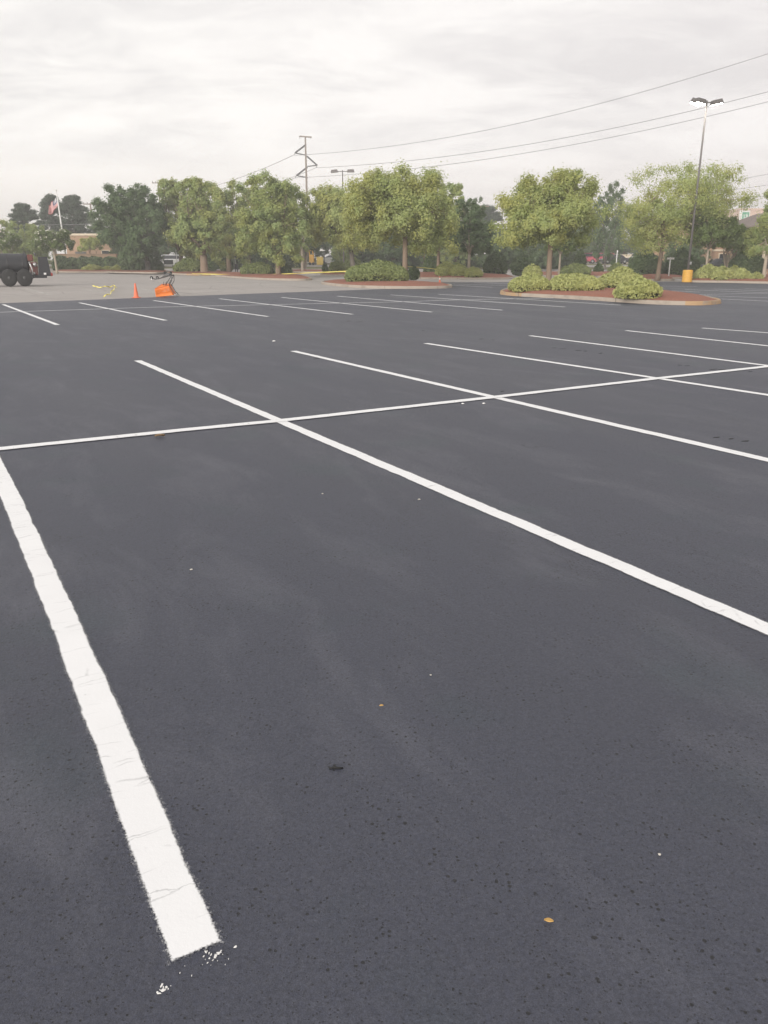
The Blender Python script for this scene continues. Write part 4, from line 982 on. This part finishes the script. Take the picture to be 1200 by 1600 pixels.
b=MB(); b.box((0,0,1.24),(1.06,.86,.06),bev=.02); b.build('lid',simple('pale_yellow_lid',(.55,.42,.12),.6),o)
o=empty('canopy',gx(500,Yy+1.4),'small white canopy on two posts behind the yellow box','canopy')
b=MB(); b.prism([(-.8,2.15),(0,2.45),(.8,2.15),(.8,2.08),(-.8,2.08)],-.6,.6); b.build('canopy_roof',M['white'],o)
for s in(-.7,.7):
    b=MB(); b.tube([(s,0,0),(s,0,2.1)],.05,8); b.build('post',M['dsteel'],o)
o=empty('yellow_machine',gx(487,Yy),'orange-yellow upright machine seen between bare reddish stems','machine')
b=MB(); b.box((0,0,.9),(.75,.7,1.3),bev=.08); b.build('machine_body',M['yellow'],o)
b=MB(); b.tube([(-.3,-.1,1.5),(-.35,-.1,2.1),(.1,-.1,2.2),(.3,-.1,1.6)],.07,8); b.build('hoop',M['yellow'],o)
for s in(-.25,.25):
    b=MB(); b.lathe([(.1,-.08),(.22,-.08),(.22,.08),(.1,.08)],14,0,(s,-.3,.22),'Y'); b.build('wheel',M['rubber'],o)
# ------------------------------------------------------------ buildings
def building(name,xl,xr_,top,Y,depth,wall,label,trimmat='cream',parapet=.35,wins=(),door=None,bands=(),base_z=0):
    a,b_=gx(xl,Y),gx(xr_,Y); w=b_.x-a.x; h=pd(xl,top,Y).z-a.z; o=empty(name,((a.x+b_.x)/2,Y,a.z),label,'building','buildings round the lot')
    b=MB(); b.box((0,depth/2,h/2-.1),(w,depth,h+.2)); b.build('wall',M[wall],o)
    b=MB(); b.box((0,depth/2,h+parapet/2),(w+.3,depth+.3,parapet)); b.build('roof',M[trimmat],o)
    for (x0,x1,z0,z1) in wins:
        f=MB(); cx=(x0+x1)/2; cz=(z0+z1)/2; 
        for dx_,dz_,sx,sz in ((0,(z1-z0)/2,x1-x0+.16,.1),(0,-(z1-z0)/2,x1-x0+.16,.1),(-(x1-x0)/2,0,.1,z1-z0-.1),((x1-x0)/2,0,.1,z1-z0-.1)): f.box((cx+dx_,-.03,cz+dz_),(sx,.08,sz))
        fo=f.build('window',M['cream'],o); f=MB(); f.box((cx,-.012,cz),(x1-x0-.1,.03,z1-z0-.1)); f.build('pane',M['glass'],fo)
    if door:
        x0,x1,z1=door; f=MB(); f.box(((x0+x1)/2,-.03,z1/2),(x1-x0,.08,z1)); d=f.build('door',M['door'],o)
        f=MB(); f.box((x1-.25,-.09,z1*.45),(.08,.06,.25)); f.build('handle',M['steel'],d)
    for z,t_ in bands:
        f=MB(); f.box((0,-.05,z),(w+.1,.12,t_)); f.build('trim',M['cream'],o)
    return o,w,h
building('shop_building',106,176,368,124,14,'tan','tan flat roofed building behind the left hedge with a dark door',parapet=.28,door=(-2.1,-.5,2.0),wins=((1.8,3.0,1.0,2.2),))
building('retaining_wall',84,182,397.5,112,.4,'brown','low brown wall running behind the long dark hedge',parapet=.08,trimmat='brown')
bo,w,h=building('hotel_building',1146,1192,328.5,235,16,'pink','pale pink tall building far right with a green sign on a white panel',parapet=.5,trimmat='pink',bands=())
k=235/F/.95
f=MB(); f.box((-w/2+1.45,-.08,h-2.2),(2.9,.12,4.3)); sp=f.build('sign_panel',M['white'],bo)
f=MB(); f.box((-w/2+1.75,-.18,h-2.2),(1.9,.08,3.4),bev=.03); f.build('sign_face',M['greenp'],sp)
f=MB()
for P in (((-.5,1.2),(-.35,.2),(-.55,-1.0)),((.35,1.3),(.15,.1),(.35,-1.1)),((-.6,-.1),(0,.25),(.55,.15)),((-.1,1.0),(.5,.9),(.6,.4))):
    f.tube([(-w/2+1.75+x,-.26,h-2.2+z) for x,z in P],.10,6)
f.build('emblem',M['white'],sp)
for z in (h-8,h-12):
    for x in (-3,0,3): 
        if abs(x)<w/2-1:
            f=MB(); f.box((x,-.04,z),(1.5,.1,1.6)); f.build('window',M['glass'],bo)
building('restaurant_building',1022,1168,352,104,4,'tan','long tan building behind the airy tree and the lamp post',parapet=.3,bands=((2.6,.22),),wins=((-4,-2.6,.9,2.2),(-.8,.6,.9,2.2),(2.2,3.4,.9,2.2)))
tw=empty('parapet_tower',gx(1040,102.5),'orange-tan raised front gable seen through the airy tree','building','buildings round the lot')
zt=pd(1040,341,102.5).z-tw.location.z
f=MB(); f.prism([(-1.9,0),(1.9,0),(1.9,zt-.7),(0,zt),(-1.9,zt-.7)],0,1.3); f.build('wall',M['tan'],tw)
f=MB(); f.box((0,-.06,zt-2.2),(3.9,.1,.2)); f.build('trim',M['cream'],tw)
tw2=empty('parapet_tower',gx(1098,102.5),'narrow orange-tan front tower right of the lamp post','building','buildings round the lot')
zt=pd(1098,340,102.5).z-tw2.location.z
f=MB(); f.box((0,.65,zt/2),(2.0,1.3,zt)); f.build('wall',M['tan'],tw2)
f=MB(); f.box((0,.65,zt+.12),(2.3,1.6,.24)); f.build('roof',M['cream'],tw2)
hp=empty('pavilion_building',gx(1225,92),'tan columned building with a brown hip roof at the right edge','building','buildings round the lot')
e=pd(1225,353,92).z-hp.location.z; rt=pd(1225,331,92).z-hp.location.z
f=MB(); f.box((0,3.2,e/2-.02),(7.6,6,e)); f.build('wall',M['tan'],hp)
f=MB(); f.add([(-5,-.9,e),(5,-.9,e),(5,7.3,e),(-5,7.3,e),(-2.2,3,rt),(2.2,3,rt),(-5,-.9,e-.18),(5,-.9,e-.18),(5,7.3,e-.18),(-5,7.3,e-.18)],[(0,1,5,4),(1,2,5),(2,3,4,5),(3,0,4),(6,9,8,7),(0,6,7,1),(1,7,8,2),(2,8,9,3),(3,9,6,0)]); f.build('roof',M['roof'],hp)
for x in (-4.3,-2.4,-.5,1.4,3.3):
    f=MB(); f.box((x,-.55,e/2-.1),(.42,.42,e-.2)); f.box((x,-.55,.2),(.56,.56,.4)); f.build('column',M['cream'],hp)
for x in (-2.9,-1.2):
    f=MB(); f.box((x,.17,1.5),(1.0,.06,1.7)); f.build('window',M['glass'],hp)
building('low_building',580,622,397.5,134,8,'tan','low tan building glimpsed under the large spreading tree',parapet=.15,wins=((-1.8,-.9,.5,1.1),(-.4,.4,.5,1.1),(.9,1.8,.5,1.1)))
building('low_building',972,990,398.5,146,8,'cream','plain cream wall of a low building between dark sedan and white car',parapet=.1)
# ------------------------------------------------------------ litter in the foreground
def leaf(px,py,L,W,ang,mat,label,seed):
    p=gp(px,py); rr=random.Random(seed); V=[];n=9
    o=[]
    for i in range(n):
        t=i/(n-1); ww=W*math.sin(math.pi*t)**.8; z=.012+.35*W*math.sin(math.pi*t)+.2*L*(t-.5)**2
        for s in (-1,0,1): V.append((L*(t-.5),s*ww,z+abs(s)*W*.45-(0 if s else W*.1)))
    Fc=[(i*3+j,i*3+3+j,i*3+4+j,i*3+1+j) for i in range(n-1) for j in (0,1)]
    ob=link('fallen_leaf',V,Fc,M[mat],None,True); ob.location=(p.x,p.y,0); ob.rotation_euler=(0,0,ang); md=ob.modifiers.new('s','SOLIDIFY'); md.thickness=.0015
    return tag(ob,label,'leaf','fallen leaves on the asphalt')
leaf(857,1445,.022,.006,R(-12),'leafy','yellow-orange fallen leaf on the dark asphalt at lower right',1)
leaf(596,1107,.014,.0045,R(10),'leafy','tiny pale yellow leaf in the middle of the near stall',2)
leaf(250,684,.09,.028,R(15),'leafb','brown curled leaf just below the long cross line',3)
def twig():
    p=gp(525,1203); b=MB(); b.tube([(-.022,-.002,.010),(-.008,.002,.013),(.008,-.001,.012),(.023,.003,.010)],[.003,.0042,.004,.0026],7); o=b.build('twig',M['twig'],None,True); o.location=(p.x,p.y,-.004); tag(o,'short black twig lying in the middle of the near stall','twig')
twig()
def pebble(px,py,r,mat,label,group,seed,flat=.6,name='pebble'):
    p=gp(px,py); rr=random.Random(seed); b=MB(); pr=[(r*.35,0),(r*.9,r*.2*flat),(r,r*.5*flat),(r*.7,r*.95*flat),(r*.2,r*1.15*flat)]
    b.lathe(pr,9,0,(0,0,0)); b.V=[Vector((v.x*(1+rr.uniform(-.45,.35)),v.y*(1+rr.uniform(-.45,.35)),v.z+.006)) for v in b.V]
    o=b.build(name,M[mat],None,True); o.location=(p.x,p.y,0); o.rotation_euler=(0,0,seed); return tag(o,label,name.replace('_',' '),group)
pebble(1030,1338,.0045,'stone','pale pebble on the asphalt near the right side, nearest of the pale ones','loose pebbles',1)
pebble(673,1057,.004,'stone','pale pebble in the near stall above the tiny leaf','loose pebbles',2)
pebble(299,892,.008,'stone','pale pebble between the near line and the long diagonal line','loose pebbles',3)
pebble(504,773,.008,'stone','white speck pebble beyond the middle of the near stall','loose pebbles',4)
pebble(655,782,.010,'stone','pale pebble left of the long diagonal line','loose pebbles',5)
pebble(723,632,.018,'chip','white crumb below the second crossing of lines','loose pebbles',6)
pebble(756,632,.022,'chip','white paint crumb beside the second crossing of lines','loose pebbles',7)
pebble(428,534,.03,'chip','white crumb on the dark lane between the rows','loose pebbles',8)
chips=[(324,1489,2.5),(326,1492,3),(329,1496,1.2),(339,1494,3),(338,1499,1.4),(348,1494,1.2),(321,1502,1),(317,1510,1.1),(330,1511,1),(258,1548,1.8),(251,1550,1.8),(268,1543,1.2),(290,1512,1),(341,1504,1),(322,1490,4),(330,1494,2),(336,1497,5),(341,1492,5),(327,1500,3),(345,1489,3),(318,1497,2),(368,1482,4),(325,1507,2),(252,1543,4.5),(256,1546,4),(260,1545,3.5),(254,1550,5),(249,1555,4),(246,1553,2.5),(263,1548,2),(281,1523,2),(300,1527,1.5),(358,1501,1.5),(352,1510,1.2),(310,1486,2),(333,1503,2.2)]
for i,(x,y,r) in enumerate(chips):
    o=blot('paint_speck',gp(x+random.uniform(-1,1),y),.0009*r*random.uniform(.8,1.6),.0007*r*random.uniform(.5,1.1),random.uniform(0,3.1),M['chip'],z=.005,h=.0012,n=9,seed=60+i); tag(o,'speck of white paint spatter below the end of the near line','paint speck','paint spatter specks')
# ------------------------------------------------------------ sky and light
W=bpy.data.worlds.new("World"); S.world=W; W.use_nodes=True; nt=W.node_tree; nt.nodes.clear()
SUN_EL,SUN_AZ=R(13),R(-150)      # low sun veiled by thin cloud, behind and left of the viewer
class WN(NT):
    def __init__(s,t): s.t=t
w=WN(nt); out=w.n('ShaderNodeOutputWorld'); bgk=w.n('ShaderNodeBackground'); bgk.inputs[1].default_value=.10; w.l(bgk.outputs[0],out.inputs[0])
sky=w.n('ShaderNodeTexSky'); sky.sky_type='NISHITA'; sky.sun_disc=False; sky.sun_elevation=SUN_EL; sky.sun_rotation=SUN_AZ; sky.air_density=1; sky.dust_density=3
tc=w.n('ShaderNodeTexCoord'); sx=w.n('ShaderNodeSeparateXYZ'); w.l(tc.outputs['Generated'],sx.inputs[0])
zz=w.math('MAXIMUM',sx.outputs[2],0.0); den=w.math('ADD',zz,.16)
cx=w.n('ShaderNodeCombineXYZ'); w.l(w.math('DIVIDE',sx.outputs[0],den),cx.inputs[0]); w.l(w.math('DIVIDE',sx.outputs[1],den),cx.inputs[1])
cv=w.scale(cx.outputs[0],(.8,1.25,1),(0,0,R(-12)))
n1=w.noise(cv,1.05,7,.58,.5); n2=w.noise(cv,4.0,6,.62,.8)
cl_=w.ramp(w.math('ADD',w.math('MULTIPLY',n1,.72),w.math('MULTIPLY',n2,.28)),.43,.60)
hz=w.ramp(zz,0,.40,1,0)          # towards the horizon
left=w.ramp(sx.outputs[0],-.5,.45,1,0)
bright=w.mix(left,(10.4,10.0,9.85),(12.0,11.7,11.2))
grey=w.mix(left,(8.0,7.65,7.65),(8.5,8.3,8.2))
bright=w.mix(w.ramp(zz,.10,.27,0,.5),bright,(9.0,8.75,8.6)); cc=w.mix(w.math('MULTIPLY',cl_,w.ramp(zz,.04,.18,.3,1)),bright,grey)
pink=w.mix(left,(9.1,8.3,8.1),(12.0,11.2,10.4)); cc=w.mix(w.ramp(zz,.02,.12,.9,0),cc,pink)
fin=w.mix(.97,sky.outputs[0],cc); w.l(fin,bgk.inputs[0])
sl=bpy.data.lights.new('sun','SUN'); sl.energy=3.0; sl.angle=R(22); sl.color=(1,.95,.89); so=bpy.data.objects.new('sun',sl); C.objects.link(so)
sd=Vector((math.sin(SUN_AZ)*math.cos(SUN_EL),math.cos(SUN_AZ)*math.cos(SUN_EL),math.sin(SUN_EL))); so.rotation_euler=sd.to_track_quat('Z','Y').to_euler()
# ------------------------------------------------------------ air
HAZE=.0016
if HAZE:
    b=MB(); b.box((0,300,17.5),(880,700,37.2)); hzb=b.build('haze',bpy.data.materials.new('haze_air')); hzb['kind']='stuff'; m=hzb.data.materials[0]; m.use_nodes=True; m.node_tree.nodes.clear()
    oo=m.node_tree.nodes.new('ShaderNodeOutputMaterial'); pv=m.node_tree.nodes.new('ShaderNodeVolumePrincipled'); pv.inputs['Density'].default_value=HAZE; pv.inputs['Color'].default_value=(.93,.92,.92,1); m.node_tree.links.new(pv.outputs[0],oo.inputs['Volume'])
S.view_settings.view_transform='Standard'; S.view_settings.look='None'; S.view_settings.exposure=.12; S.view_settings.gamma=1
S.cycles.max_bounces=6; S.cycles.transparent_max_bounces=8; S.cycles.volume_bounces=0; S.cycles.use_denoising=True
